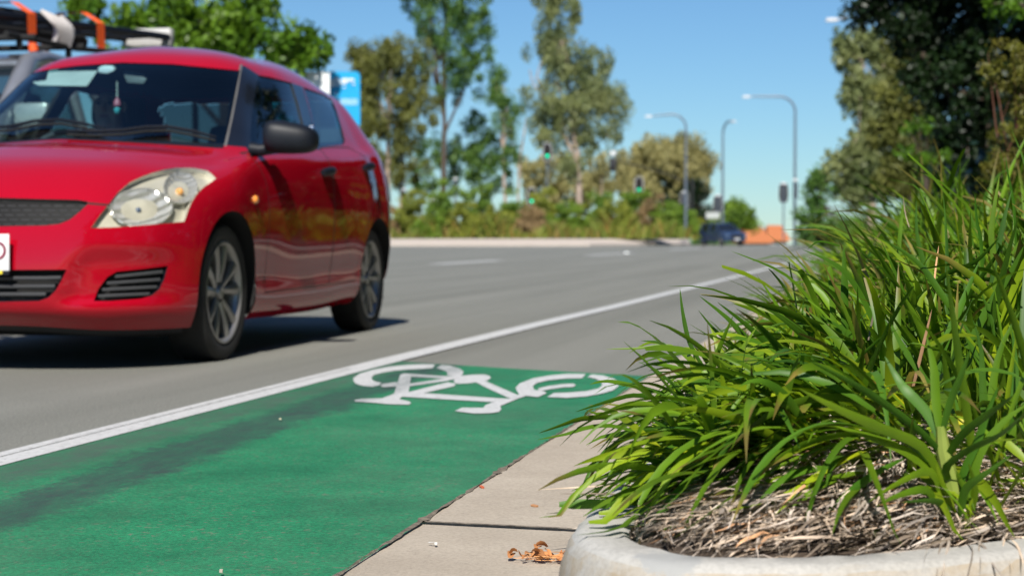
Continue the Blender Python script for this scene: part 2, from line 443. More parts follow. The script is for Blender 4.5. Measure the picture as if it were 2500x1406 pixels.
# gutter (concrete channel) with one cross joint, slabs as separate faces
def kerb_outer():
    return [(-.34, 75), (-.36, 40), (-.385, 20), (-.39, 8), (-.392, 4), (-.395, 2.6), (-.397, 2.36), (-.387, 2.24), (-.36, 2.165), (-.305, 2.09), (-.247, 2.047), (-.18, 2.034), (-.10, 2.048),
            (.046, 2.104), (.19, 2.21), (.36, 2.37), (.62, 2.66), (1.1, 3.3), (1.8, 4.3)]
KO = kerb_outer()
def gut_edge(y):
    return -.79 + (0.012 * max(0, y - 8) if y > 8 else 0)
slab1 = [(-.79, -4), (-.30, -4), (1.6, -4), (2.6, 4.2), (1.8, 4.3), (1.1, 3.3), (.62, 2.66), (.36, 2.37), (.19, 2.21), (.046, 2.104), (-.10, 2.048), (-.18, 2.034), (-.247, 2.047), (-.305, 2.09), (-.36, 2.165), (-.387, 2.24), (-.397, 2.36), (-.395, 2.6), (-.394, 2.934), (-.79, 2.964)]
slab2 = [(-.79, 2.972), (-.394, 2.942), (-.392, 4), (-.39, 8), (-.385, 20), (-.36, 40), (-.34, 75), (-.3, 75), (-.7, 40), (-.78, 12)]
slab1[0] = (-.79, -4)
def slab(poly):
    mb = MB().prism(poly, -.2, 0.006)
    return mb
mb = MB(); mb.prism(slab1, -.2, 0.007); mb.prism(slab2, -.2, 0.010)
gu = mb.build('gutter', m_gutter, sm=False); gu['kind'] = 'structure'
# ragged tar seam between lane and gutter
L, Rr = [], []
yy = -1.0
while yy < 6.4:
    w_ = (0.0022 + 0.0018 * math.sin(yy * 9) + abs(rng.normal(0, 0.0022))) * (1.0 if yy < 3.9 else 0.5)
    L.append((-.787 - w_, yy)); Rr.append((-.787 + w_ * .8 + 0.0015, yy)); yy += 0.03
mb = MB(); n = len(L)
mb.add([(x, y, 0.0125 + rng.normal(0, .0012)) for x, y in L] + [(x, y, 0.0125 + rng.normal(0, .0012)) for x, y in Rr], [(i, n + i, n + i + 1, i + 1) for i in range(n - 1)])
o = mb.build('gutter_seam', m_joint, sm=False, fix=False); o['kind'] = 'structure'

jt = []; xs_j = np.linspace(-.785, -.385, 30)
mb = MB(); 
for i, x in enumerate(xs_j):
    yc = 2.968 - .030 * (x + .79) / .396; w_ = .0016 + rng.uniform(0, .0022)
    mb.v += [(x, yc - w_, .0118), (x, yc + w_ + rng.uniform(0, .003), .0122)]
mb.f = [(2 * i, 2 * i + 2, 2 * i + 3, 2 * i + 1) for i in range(29)]; mb.mi = [0] * 29
o = mb.build('gutter_joint', m_joint, sm=False); o['kind'] = 'structure'
# kerb: swept profile with rounded arris
def sweep(path, prof, closed=False):
    """path: 2-D points; prof: (inward offset, z). inward = left side normal chosen by sign"""
    P = [Vector((x, y, 0)) for x, y in path]
    vs, fs = [], []
    for i, p in enumerate(P):
        t = (P[min(i + 1, len(P) - 1)] - P[max(i - 1, 0)]).normalized()
        nrm = Vector((-t.y, t.x, 0))
        for d, z in prof:
            vs.append(p + nrm * d + Vector((0, 0, z)))
    m = len(prof)
    for i in range(len(P) - 1):
        for k in range(m - 1):
            fs.append((i * m + k, (i + 1) * m + k, (i + 1) * m + k + 1, i * m + k + 1))
    return vs, fs
def dense(path, step=0.03, until=6.0):
    out = []
    P = [Vector((x, y)) for x, y in path]
    for i in range(len(P) - 1):
        p0, p1, p2, p3 = P[max(i - 1, 0)], P[i], P[i + 1], P[min(i + 2, len(P) - 1)]
        ln = (p2 - p1).length; n = max(1, min(24, int(ln / step)))
        for k in range(n):
            t = k / n
            a = p1 + (p2 - p1) * t
            if i > 2:
                m1 = (p2 - p0) * .5 * min(1, ln / max(1e-6, (p1 - p0).length if i > 0 else ln)); m2 = (p3 - p1) * .5 * min(1, ln / max(1e-6, (p3 - p2).length))
                h1 = 2 * t**3 - 3 * t**2 + 1; h2 = t**3 - 2 * t**2 + t; h3 = -2 * t**3 + 3 * t**2; h4 = t**3 - t**2
                a = p1 * h1 + m1 * h2 + p2 * h3 + m2 * h4
            out.append((a.x, a.y))
    out.append(tuple(P[-1]))
    return out
KD = dense(KO)
prof = [(-.028, -.05), (-.022, .02), (-.010, .085), (-.004, .108), (.003, .121), (.012, .1275), (.022, .130), (.072, .128), (.080, .121), (.083, .05)]
vs_, fs_ = sweep(KD, prof)
mb = MB(); mb.add([(p.x + rng.normal(0, .0012), p.y + rng.normal(0, .0012), p.z + rng.normal(0, .0008)) for p in vs_], fs_)
kb = mb.build('kerb', m_kerb, sm=True); kb['kind'] = 'structure'
# planting bed: mounded soil inside the kerb
KI = [Vector((p[0], p[1])) for p in KD]
def bed_h(x, y):
    """height of the bed's mulch"""
    d = min((math.hypot(x - q.x, y - q.y) for q in KI[::4]))
    return 0.108 + 0.095 * (1 - math.exp(-max(0, d - 0.03) / 0.26))
gx = np.concatenate([np.arange(-.36, 1.3, 0.06), np.arange(1.4, 3.0, .4)]); gy = np.concatenate([np.arange(2.06, 5, 0.07), np.arange(5, 20, 0.8), np.arange(20, 76, 8)])
def inside(x, y):
    xa, ya = [q.x for q in KI], [q.y for q in KI]
    # bed lies right of the road side and above the nose curve
    c = False
    poly = [(q.x, q.y) for q in KI] + [(60, 4.3), (60, 75)]
    j = len(poly) - 1
    for i in range(len(poly)):
        (xi, yi), (xj, yj) = poly[i], poly[j]
        if (yi > y) != (yj > y) and x < (xj - xi) * (y - yi) / (yj - yi) + xi: c = not c
        j = i
    return c
# the bed's border lies under the kerb's top
KB = []
for i, q in enumerate(KI):
    t = (KI[min(i + 1, len(KI) - 1)] - KI[max(i - 1, 0)]).normalized(); KB.append(q + Vector((-t.y, t.x)) * .05)
KI_out, KI = KI, KB
mb = MB(); idx = {}; ins_ = {}
for j, y in enumerate(gy):
    for i, x in enumerate(gx):
        ins = inside(x, y); ins_[i, j] = ins
        idx[i, j] = len(mb.v)
        if ins: mb.v.append((float(x), float(y), bed_h(x, y)))
        else:
            q = min(KB, key=lambda q: (q.x - x) ** 2 + (q.y - y) ** 2); mb.v.append((q.x, q.y, 0.10))
for j in range(len(gy) - 1):
    for i in range(len(gx) - 1):
        k4 = [(i, j), (i + 1, j), (i + 1, j + 1), (i, j + 1)]
        if any(ins_[k] for k in k4):
            mb.f.append(tuple(idx[k] for k in k4)); mb.mi.append(0)
bed = mb.build('garden_bed', m_soil, sm=True); bed['kind'] = 'structure'
flat('verge', [[(2.9, -4), (60, -4), (60, 147), (4.5, 147), (2.9, 75)]], 0.05, m_verge)
# left verge under the trees beyond the cars, and the far traffic island with its pale kerb and apron
mb = MB(); mb.prism([(-80, 20), (-15.6, 20), (-15.6, 41), (-80, 41.5)], -.2, .13)
o = mb.build('left_verge', m_verge, sm=False); o['kind'] = 'structure'
isl = [gnd(500, 601), gnd(1440, 601), gnd(1560, 600.2), gnd(1688, 598.5)]
front = [(p.x, p.y) for p in isl]
# far island: face, sloping pale apron, planted bed behind
m_apron, _, _ = concrete('pale_apron', (0.44, 0.37, 0.32), (0.52, 0.45, 0.39), (0.33, 0.28, 0.24), 0.3)
mb = MB(); fw = Vector((cF0.x, cF0.y))
rows = []
for off, z in ((0, -.05), (0, .16), (.15, .17), (4.2, .52), (30, .56)):
    rows.append([(p.x + fw.x * off + (0 if off < 5 else 0), p.y + fw.y * off, z) for p in isl])
n = len(isl)
base = len(mb.v)
for r in rows[:4]: mb.v += r
for k in range(3):
    for i in range(n - 1):
        mb.f.append((k * n + i, k * n + i + 1, (k + 1) * n + i + 1, (k + 1) * n + i)); mb.mi.append(0)
# right-hand end of the kerb
e = [r[-1] for r in rows[:4]]; e2 = [(e[3][0] + .3, e[3][1], -.05)]
k0 = len(mb.v); mb.v += e + e2; mb.f.append((k0, k0 + 4, k0 + 3, k0 + 2, k0 + 1)); mb.mi.append(0)
o = mb.build('far_kerb', m_apron, sm=False); o['kind'] = 'structure'
mb = MB(); mb.prism([(p[0], p[1]) for p in rows[3]] + [(p[0], p[1]) for p in rows[4]][::-1], -.05, .53)
o = mb.build('far_island', m_earth, sm=False); o['kind'] = 'structure'
# ------------------------------------------------------------------ red hatchback
CAR_YAW = math.radians(1.5)
CAR_N = Vector((-3.485, 6.01, 0))           # nose centre on the ground
car = thing('hatchback', 'shiny red small hatchback with black mirror driving beside the green bike lane', 'car', CAR_N, CAR_YAW)
# car frame: x = towards the kerb (car's left), y = back along the car (s), z up
CM = Matrix.Translation(CAR_N) @ Matrix.Rotation(CAR_YAW, 4, 'Z')
CI = CM.inverted()
ccam = CI @ cO
def cray(px, py):
    return (CI.to_3x3() @ ray(px, py)).normalized()
cR_, cF_, cU_ = (CI.to_3x3() @ v for v in (cR, cF, cU))
def cpx(p):
    v = p - ccam; d = v.dot(cF_)
    return 1250 + F_PX * v.dot(cR_) / d, 703 - F_PX * v.dot(cU_) / d

m_paint, nt, b = new_mat('red_car_paint')
b.inputs['Base Color'].default_value = (0.42, 0.003, 0.016, 1)
fl = noise(nt, coords(nt), 900, 2, 0.5)
nt.links.new(ramp(nt, fl, [(0.3, (0.30, 0.0015, 0.010)), (0.7, (0.39, 0.003, 0.015))]), b.inputs['Base Color'])
b.inputs['Roughness'].default_value = 0.45; b.inputs['Metallic'].default_value = 0.0; b.inputs['Specular IOR Level'].default_value = 0.0
b.inputs['Coat Weight'].default_value = 1.0; b.inputs['Coat Roughness'].default_value = 0.03; b.inputs['Coat IOR'].default_value = 1.5
m_btrim = simple('gloss_black_pillar', (0.008, 0.008, 0.010), 0.25, coat=0.6)
m_plastic = simple('dark_grey_plastic', (0.006, 0.008, 0.013), 0.5, bstr=0.05, scale=40, spec=.3)
m_black = simple('black_recess', (0.004, 0.004, 0.004), 0.8)
m_rubber = simple('tyre_rubber', (0.012, 0.012, 0.012), 0.75, var=0.3, scale=20, bstr=0.2)
m_alloy = simple('silver_alloy', (0.34, 0.33, 0.32), 0.34, metal=0.7, var=0.06)
m_slat = simple('grey_slat_plastic', (0.055, 0.056, 0.06), 0.4)
m_glass = glass_mat('windscreen_glass', (0.62, 0.80, 0.84), 1.0, 1.6)
m_sglass = glass_mat('side_window_glass', (0.60, 0.68, 0.60), 1.0, 1.5)
m_lens = glass_mat('clear_lens', (0.95, 0.94, 0.89), 1.0, 1.45)
m_rimtrim = simple('dull_grey_trim', (0.13, 0.125, 0.12), 0.35)
m_in = simple('dark_cabin_fabric', (0.020, 0.023, 0.028), 0.85, var=0.3)
m_visor = simple('pale_visor', (0.55, 0.56, 0.50), 0.6)
m_chrome = simple('chrome', (0.85, 0.86, 0.88), 0.12, metal=1.0, var=0.03)

m_bowl, nt, b = new_mat('fluted_chrome_bowl')
b.inputs['Base Color'].default_value = (0.93, 0.94, 0.95, 1); b.inputs['Metallic'].default_value = 0.62; b.inputs['Roughness'].default_value = 0.20
wv = N(nt, 'ShaderNodeTexWave'); wv.inputs['Scale'].default_value = 17; wv.inputs['Distortion'].default_value = 1.5; nt.links.new(coords(nt, rot=(0, 0, .5)), wv.inputs['Vector'])
bump(nt, b, wv.outputs['Fac'], 0.9, 0.012)
# body surface: columns from the lower edge up to the roof spine (s, y, z)
cols = [
 [(.10,0,.185),(.02,0,.25),(0,0,.40),(.025,0,.56),(.085,0,.685),(.20,0,.775),(.60,0,.905),(1.03,0,.985),(1.40,0,1.215),(1.78,0,1.43),(1.95,0,1.475),(2.1,0,1.505)],
 [(.12,.30,.18),(.04,.31,.245),(.02,.31,.40),(.045,.31,.56),(.10,.31,.68),(.21,.30,.77),(.61,.29,.897),(1.05,.29,.975),(1.41,.265,1.205),(1.785,.24,1.42),(1.98,.2,1.47),(2.15,0,1.508)],
 [(.19,.53,.165),(.12,.54,.24),(.095,.54,.40),(.115,.54,.56),(.165,.535,.675),(.28,.525,.765),(.65,.505,.882),(1.11,.515,.955),(1.46,.475,1.185),(1.805,.43,1.40),(2.03,.38,1.455),(2.2,0,1.512)],
 [(.36,.69,.16),(.28,.705,.235),(.25,.71,.40),(.265,.705,.56),(.33,.695,.675),(.46,.675,.765),(.76,.635,.862),(1.20,.675,.94),(1.52,.58,1.165),(1.84,.515,1.375),(2.08,.46,1.437),(2.25,0,1.514)],
 [(.50,.77,.16),(.45,.785,.235),(.43,.79,.40),(.46,.79,.56),(.55,.785,.68),(.70,.762,.775),(.95,.722,.852),(1.27,.735,.93),(1.58,.628,1.155),(1.875,.548,1.362),(2.13,.49,1.425),(2.3,0,1.515)],
 [(.85,.79,.16),(.85,.822,.24),(.85,.838,.40),(.85,.842,.56),(.87,.838,.69),(.95,.82,.79),(1.12,.785,.872),(1.36,.765,.93),(1.66,.66,1.14),(1.935,.575,1.348),(2.18,.51,1.42),(2.35,0,1.515)],
 [(1.28,.76,.16),(1.28,.80,.20),(1.28,.822,.38),(1.28,.838,.55),(1.30,.84,.70),(1.34,.83,.80),(1.42,.81,.885),(1.52,.777,.942),(1.77,.675,1.148),(2.0,.588,1.343),(2.25,.515,1.42),(2.4,0,1.513)],
 [(1.8,.755,.155),(1.8,.80,.19),(1.8,.826,.36),(1.8,.84,.55),(1.8,.845,.71),(1.8,.836,.83),(1.8,.815,.915),(1.82,.787,.962),(1.98,.70,1.165),(2.16,.61,1.352),(2.35,.53,1.42),(2.5,0,1.512)],
 [(2.35,.755,.155),(2.35,.80,.19),(2.35,.828,.37),(2.35,.842,.56),(2.35,.845,.73),(2.35,.836,.85),(2.35,.815,.94),(2.36,.787,.982),(2.42,.705,1.178),(2.50,.62,1.355),(2.58,.53,1.428),(2.65,0,1.512)],
 [(2.85,.76,.17),(2.85,.805,.21),(2.85,.833,.38),(2.85,.848,.57),(2.85,.85,.74),(2.85,.838,.87),(2.85,.815,.965),(2.85,.783,1.006),(2.85,.70,1.188),(2.85,.615,1.350),(2.85,.525,1.420),(2.85,0,1.505)],
 [(3.28,.79,.17),(3.28,.828,.24),(3.28,.843,.40),(3.28,.85,.57),(3.27,.848,.75),(3.24,.832,.89),(3.2,.805,.995),(3.15,.772,1.036),(3.12,.69,1.198),(3.12,.605,1.332),(3.12,.51,1.400),(3.08,0,1.488)],
 [(3.62,.74,.22),(3.66,.78,.28),(3.69,.795,.42),(3.70,.802,.58),(3.69,.80,.77),(3.66,.78,.92),(3.6,.755,1.03),(3.55,.725,1.09),(3.48,.665,1.2),(3.42,.59,1.308),(3.38,.49,1.376),(3.3,0,1.464)],
 [(3.72,.58,.24),(3.79,.60,.30),(3.83,.61,.43),(3.845,.61,.58),(3.84,.61,.77),(3.81,.605,.92),(3.77,.59,1.02),(3.73,.575,1.09),(3.64,.53,1.22),(3.55,.48,1.34),(3.47,.42,1.385),(3.38,0,1.44)],
 [(3.75,.3,.25),(3.82,.3,.31),(3.855,.3,.44),(3.87,.3,.59),(3.865,.3,.77),(3.84,.3,.91),(3.8,.29,1.01),(3.77,.285,1.08),(3.67,.265,1.23),(3.57,.24,1.36),(3.5,.21,1.405),(3.42,0,1.43)],
 [(3.755,0,.25),(3.825,0,.31),(3.86,0,.44),(3.875,0,.59),(3.87,0,.77),(3.845,0,.91),(3.805,0,1.01),(3.775,0,1.08),(3.675,0,1.23),(3.575,0,1.362),(3.505,0,1.408),(3.44,0,1.43)],
]
CT = np.array(cols, dtype=float)                       # (columns, rows, 3)
def cr_interp(A, n, axis, sym0=False, sym1=False):
    """smooth interpolation along an axis; sym: mirrored end so the centre line stays smooth"""
    A = np.moveaxis(A, axis, 0); m = len(A)
    def ext(i):
        if i < 0: 
            if sym0: e = A[1].copy(); e[..., 1] *= -1; return e
            return 2 * A[0] - A[1]
        if i >= m:
            if sym1: e = A[m - 2].copy(); e[..., 1] *= -1; return e
            return 2 * A[m - 1] - A[m - 2]
        return A[i]
    out = []
    for i in range(m - 1):
        p0, p1, p2, p3 = ext(i - 1), A[i], A[i + 1], ext(i + 2)
        d0 = np.linalg.norm(p1 - p0, axis=-1, keepdims=True) + 1e-6; d1 = np.linalg.norm(p2 - p1, axis=-1, keepdims=True) + 1e-6; d2 = np.linalg.norm(p3 - p2, axis=-1, keepdims=True) + 1e-6
        m1 = d1 * ((p1 - p0) / d0 - (p2 - p0) / (d0 + d1) + (p2 - p1) / d1)
        m2 = d1 * ((p2 - p1) / d1 - (p3 - p1) / (d1 + d2) + (p3 - p2) / d2)
        for k in range(n):
            t = k / n
            out.append((2*t**3-3*t**2+1)*p1 + (t**3-2*t**2+t)*m1 + (-2*t**3+3*t**2)*p2 + (t**3-t**2)*m2)
    out.append(A[m - 1])
    return np.moveaxis(np.array(out), 0, axis)
G = cr_interp(CT, 8, 1, False, True)
G = cr_interp(G, 8, 0, True, True)
G[..., 1] = np.maximum(G[..., 1], 0)
# pockets in the bumper round the fog vents: soft dent, deepest along its upper edge
for i in range(G.shape[0]):
    for j in range(G.shape[1]):
        s_, y_, z_ = G[i, j]
        if s_ < .6 and .25 < z_ < .52:
            a = max(0.0, min(1.0, (y_ - (.40 + .42 * (z_ - .27))) / .05)) * max(0.0, min(1.0, (.80 - y_) / .06))
            zt = .50
            c_ = max(0.0, min(1.0, (zt - z_) / .07)) * max(0.0, min(1.0, (z_ - .262) / .03))
            G[i, j, 0] += .036 * a * c_
nc_, nr_ = G.shape[:2]
bm = bmesh.new()
vg = [[bm.verts.new((G[i, j, 1], G[i, j, 0], G[i, j, 2])) for j in range(nr_)] for i in range(nc_)]
for i in range(nc_ - 1):
    for j in range(nr_ - 1):
        bm.faces.new((vg[i][j], vg[i + 1][j], vg[i + 1][j + 1], vg[i][j + 1]))
bmesh.ops.remove_doubles(bm, verts=bm.verts, dist=1e-4)
bmesh.ops.recalc_face_normals(bm, faces=bm.faces)
bm.normal_update()
if sum(f.normal.x for f in bm.faces) < 0:
    bmesh.ops.reverse_faces(bm, faces=bm.faces)
bm.normal_update()
bm.verts.index_update()
vv_ = [v.co.copy() for v in bm.verts]; ff_ = [[v.index for v in f.verts] for f in bm.faces]; n_ = len(vv_)
BV = BVHTree.FromPolygons(vv_ + [Vector((-p.x, p.y, p.z)) for p in vv_], ff_ + [[n_ + i for i in f[::-1]] for f in ff_])
def hit(px, py, off=0.0):
    """point of the car's skin seen at a photo pixel"""
    l, n, i, d = BV.ray_cast(ccam, cray(px, py))
    return None if l is None else l + n * off
def front_hit(y, z, off=0.0):
    l, n, i, d = BV.ray_cast(Vector((y, -3, z)), Vector((0, 1, 0)))
    return None if l is None else l + n * off
def side_hit(s, z, off=0.0):
    l, n, i, d = BV.ray_cast(Vector((3, s, z)), Vector((-1, 0, 0)))
    return None if l is None else l + n * off
LAB = bm.faces.layers.int.new('lab')

def pip(x, y, poly):
    c = False; j = len(poly) - 1
    for i in range(len(poly)):
        xi, yi = poly[i]; xj, yj = poly[j]
        if (yi > y) != (yj > y) and x < (xj - xi) * (y - yi) / (yj - yi) + xi: c = not c
        j = i
    return c
def cut(poly, lab, mode='px', only=(0,), pad=None):
    """cut the skin along an outline and label the faces inside it"""
    if mode == 'px':
        pr = cpx; pad = 3 if pad is None else pad
        def plane(p, q): return ccam, cray(*p).cross(cray(*q)).normalized()
        ok = lambda f: f.normal.dot(f.calc_center_median() - ccam) < 0
    else:                                     # side elevation (s, z)
        pr = lambda p: (p.y, p.z); pad = 0.01 if pad is None else pad
        def plane(p, q): return Vector((0, p[0], p[1])), Vector((1, 0, 0)).cross(Vector((0, q[0] - p[0], q[1] - p[1]))).normalized()
        ok = lambda f: f.normal.x > 0.05
    n = len(poly)
    for i in range(n):
        p, q = poly[i], poly[(i + 1) % n]
        if math.hypot(p[0] - q[0], p[1] - q[1]) < 1e-6: continue
        x0, x1 = min(p[0], q[0]) - pad, max(p[0], q[0]) + pad; y0, y1 = min(p[1], q[1]) - pad, max(p[1], q[1]) + pad
        geo = set()
        for f in bm.faces:
            if f[LAB] not in only or not ok(f): continue
            P = [pr(v.co) for v in f.verts]
            xs_ = [a for a, _ in P]; ys_ = [c for _, c in P]
            if max(xs_) < x0 or min(xs_) > x1 or max(ys_) < y0 or min(ys_) > y1: continue
            geo.add(f); geo.update(f.edges); geo.update(f.verts)
        if geo:
            co, no = plane(p, q)
            bmesh.ops.bisect_plane(bm, geom=list(geo), dist=1e-5, plane_co=co, plane_no=no)
    bm.normal_update()
    for f in bm.faces:
        if f[LAB] in only and ok(f):
            x, y = pr(f.calc_center_median())
            if pip(x, y, poly): f[LAB] = lab

P_WIND = [(-900,138),(77,149),(256,152),(420,157),(586,173),(574,232),(561,298),(548,352),(420,346),(300,342),(0,328),(-900,300)]
P_COWL = [(-900,300),(0,328),(300,342),(420,346),(548,352),(545,363),(420,355),(300,348),(0,334),(-900,312)]
P_APIL = [(589,160),(600,163),(631,183),(626,215),(618,255),(611,330),(615,388),(601,360),(551,356),(564,298),(577,232)]
P_TRIM = [(586,158),(592,158),(579,232),(566,298),(553,357),(546,357),(559,298),(572,232)]
P_FWIN = [(630,184),(660,189),(712,203),(728,254),(744,318),(758,364),(700,374),(640,381),(614,384),(611,330),(618,255),(626,215)]
P_BPIL = [(712,203),(739,212),(754,262),(778,354),(782,364),(758,366),(744,318),(728,254)]
P_RWIN = [(741,214),(790,231),(810,243),(822,272),(834,312),(842,345),(837,354),(800,358),(779,360),(755,262)]
P_HEAD = [(222,557),(243,526),(264,500),(288,470),(316,446),(345,432),(373,422),(402,414),(430,410),(455,410),(476,411),(505,417),(517,425),(527,436),(514,446),(499,456),(486,468),(476,481),(468,494),(462,508),(450,541),(400,546),(340,551),(280,555)]
P_GRIL = [(-900,470),(0,483),(100,486),(190,488),(213,492),(215,498),(195,517),(170,537),(145,547),(110,551),(0,553),(-900,540)]
P_LOWG = [(-900,655),(0,659),(163,658),(150,685),(137,708),(118,727),(95,735),(0,737),(-900,735)]
P_FOG = [(262,676),(285,663),(345,657),(410,649),(402,680),(389,706),(370,722),(345,729),(270,735),(229,735),(240,705)]
cut(P_WIND, 1); cut(P_COWL, 2); cut(P_TRIM, 4); cut(P_APIL, 3); cut(P_FWIN, 5); cut(P_BPIL, 3); cut(P_RWIN, 6)
cut([(212, 494), (270, 499), (270, 503.5), (213, 499)], 11); cut(P_HEAD, 7); cut(P_GRIL, 8); cut(P_LOWG, 9); cut(P_FOG, 10)
# wheel arches (side elevation): opening, then a dark returned lip
WF, WR, WZ = .875, 3.305, .295
def circ(c, r, n=30, z0=0.0):
    out = [(c + r * math.cos(a), WZ + r * math.sin(a)) for a in np.linspace(0, PI, n)]
    return out + [(c - r, z0), (c + r, z0)]
for c in (WF, WR):
    cut(circ(c, .350), 99, 'side', (0,), 0.02)
# doors with a dark shut line
D1 = [(1.235,.915),(1.30,.84),(1.345,.77),(1.365,.66),(1.36,.45),(1.35,.275),(2.37,.285),(2.405,.45),(2.415,.65),(2.405,.85),(2.375,.99),(2.1,.985),(1.6,.955)]
D2 = [(2.383,1.0),(2.413,.85),(2.424,.65),(2.414,.45),(2.38,.285),(2.86,.295),(2.93,.42),(3.0,.55),(3.09,.66),(3.18,.74),(3.21,.86),(3.16,.985),(2.95,1.03),(2.7,1.02)]
def inset(poly, d):
    n = len(poly); out = []
    ar = sum(poly[i][0] * poly[(i + 1) % n][1] - poly[(i + 1) % n][0] * poly[i][1] for i in range(n))
    sg = 1 if ar > 0 else -1
    for i in range(n):
        p0, p1, p2 = Vector(poly[i - 1]), Vector(poly[i]), Vector(poly[(i + 1) % n])
        a = (p1 - p0).normalized(); c = (p2 - p1).normalized()
        na, nb = Vector((-a.y, a.x)) * sg, Vector((-c.y, c.x)) * sg
        m = (na + nb).normalized(); out.append(tuple(p1 + m * d / max(.4, m.dot(na))))
    return out
cut(D1, 11, 'side'); cut(inset(D1, .0065), 12, 'side', (11,))
cut(D2, 11, 'side'); cut(inset(D2, .0065), 13, 'side', (11,))
# rear window and tail lamp on the back face: labelled by position
for f in bm.faces:
    if f[LAB] == 0:
        c = f.calc_center_median()
        if f.normal.y > 0.3 and 1.10 < c.z < 1.335 and abs(c.x) < .56: f[LAB] = 14
        elif c.y > 3.60 and .74 < c.z < 1.0 and .58 < c.x: f[LAB] = 15

# split into parts
bm.normal_update()
def part_mesh(labs, name, mirror='both', off=0.0, weld=True):
    """mesh from labelled faces; mirror: 'both' halves in one mesh, 'l' or 'r' side only"""
    vs, ns, fs, ix = [], [], [], {}
    fl = [f for f in bm.faces if f[LAB] in labs]
    for f in fl:
        for v in f.verts:
            if v.index not in ix:
                ix[v.index] = len(vs); vs.append(v.co + v.normal * off); ns.append(v.normal.copy())
    F_ = [[ix[v.index] for v in f.verts] for f in fl]
    lab_ = [f[LAB] for f in fl]
    V_, N_, FF, LL = [], [], [], []
    if mirror in ('both', 'l'):
        V_ += vs; N_ += ns; FF += F_; LL += lab_
    if mirror in ('both', 'r'):
        b0 = len(V_)
        V_ += [Vector((-p.x, p.y, p.z)) for p in vs]; N_ += [Vector((-p.x, p.y, p.z)) for p in ns]
        FF += [[b0 + i for i in f[::-1]] for f in F_]; LL += lab_
    if mirror == 'both':
        for k, p in enumerate(N_):
            if abs(V_[k].x) < 1e-4: p.x = 0; p.normalize()
    me = bpy.data.meshes.new(name)
    me.from_pydata(V_, [], FF); smooth(me)
    me.normals_split_custom_set_from_vertices([tuple(n) for n in N_])
    return me, LL
bm.verts.index_update()
def cpart(labs, name, mats, mirror='both', off=0.0, parent=None, slot=None):
    me, LL = part_mesh(labs, name, mirror, off)
    o = link(name, me, parent or car, mats)
    if slot:
        for p, l_ in zip(me.polygons, LL): p.material_index = slot.get(l_, 0)
    return o
body = cpart((0, 3, 4, 2, 11), 'body', [m_paint, m_btrim, m_rimtrim, m_plastic, m_black], slot={3: 1, 4: 2, 2: 3, 11: 4})
cpart((1,), 'windscreen', [m_glass], off=-.003)
cpart((14,), 'rear_window', [glass_mat('privacy_glass', (0.10, 0.12, 0.12))], off=-.004)
for sd_ in ('l', 'r'):
    mx_ = 1 if sd_ == 'l' else -1
    d1 = cpart((12,), 'front_door', [m_paint], sd_); d2 = cpart((13,), 'rear_door', [m_paint], sd_)
    cpart((5,), 'window', [m_sglass], sd_, -.006, d1); cpart((6,), 'window', [m_sglass], sd_, -.006, d2)
    cpart((15,), 'tail_lamp', [simple('red_lens', (0.35, 0.01, 0.01), 0.15, coat=1)], sd_, .004)
    # door handles: a bar standing off a shallow cup
    for dd, (s_, z_) in ((d1, (2.305, .868)), (d2, (3.11, .925))):
        p = side_hit(s_, z_)
        mbh = MB()
        q = [side_hit(s_ + k * .034, z_ + .003 * k, .012 + .016 * (1 - abs(k) / 3)) for k in range(-3, 4)]
        mbh.tube([Vector((a.x * mx_, a.y, a.z)) for a in q], [.013, .021, .023, .023, .023, .021, .013], 10)
        mbh.build('handle', m_plastic, dd)
    # headlamp: clear lens over a bright bowl with a main reflector and an amber turn bulb
    hl = cpart((7,), 'headlight', [m_lens], sd_, .001)
    me, _ = part_mesh((7,), 'reflector', sd_, -.028)
    m_refl = bpy.data.materials.get('lamp_reflector') or simple('lamp_reflector', (0.74, 0.72, 0.63), 0.26, metal=0.35, var=0.14, scale=11)
    link('reflector', me, hl, [m_refl])
    # side wall joining lens edge to bowl
    for nm, (px, py), r_, mt in (('main_reflector', (348, 504), (80, 50), m_bowl), ('turn_reflector', (444, 455), (43, 41), m_bowl)):
        mbr = MB(); vs__ = []; n = 36; rr = [1.0, .94, .88, .62, .32, .03]; dd = [-.010, -.008, -.016, -.027, -.036, -.038]
        for a_, h_ in zip(rr, dd):
            for q_ in range(n):
                t = 2 * PI * q_ / n; u = a_
                while True:
                    x_, y_ = px + r_[0] * u * math.cos(t), py + r_[1] * u * math.sin(t)
                    if pip(x_, y_, P_HEAD) or u < .05: break
                    u *= .97
                vs__.append(hit(x_, y_, h_ + (.0006 * math.cos(12 * t) if .3 < a_ < .9 else 0)))
        fs__ = [(i * n + q_, i * n + (q_ + 1) % n, (i + 1) * n + (q_ + 1) % n, (i + 1) * n + q_) for i in range(len(rr) - 1) for q_ in range(n)]
        mbr.add([Vector((a.x * mx_, a.y, a.z)) for a in vs__], fs__); mbr.build(nm, mt, hl)
        c_ = hit(px, py, -.034); axis = Vector((.25, -1, .08)).normalized()
        mb2 = MB(); mb2.lathe([(.016, 0), (.0155, .012), (.012, .026), (.006, .033), (.0005, .034)], 14, 'y')
        amber = nm == 'turn_reflector'
        m_b = bpy.data.materials.get('amber_bulb' if amber else 'clear_bulb') or simple('amber_bulb' if amber else 'clear_bulb', (0.85, 0.42, 0.12) if amber else (.10, .14, .22), 0.15, coat=1)
        sc_ = 1.1 if amber else .8
        cc = c_ + (Vector((.012, 0, .0)) if amber else Vector((0, 0, 0)))
        mb2.v = [((cc.x + (x * sc_)) * mx_, cc.y - .004 - y * .45, cc.z + z * sc_) for x, y, z in mb2.v]
        mb2.build('bulb', m_b, hl)

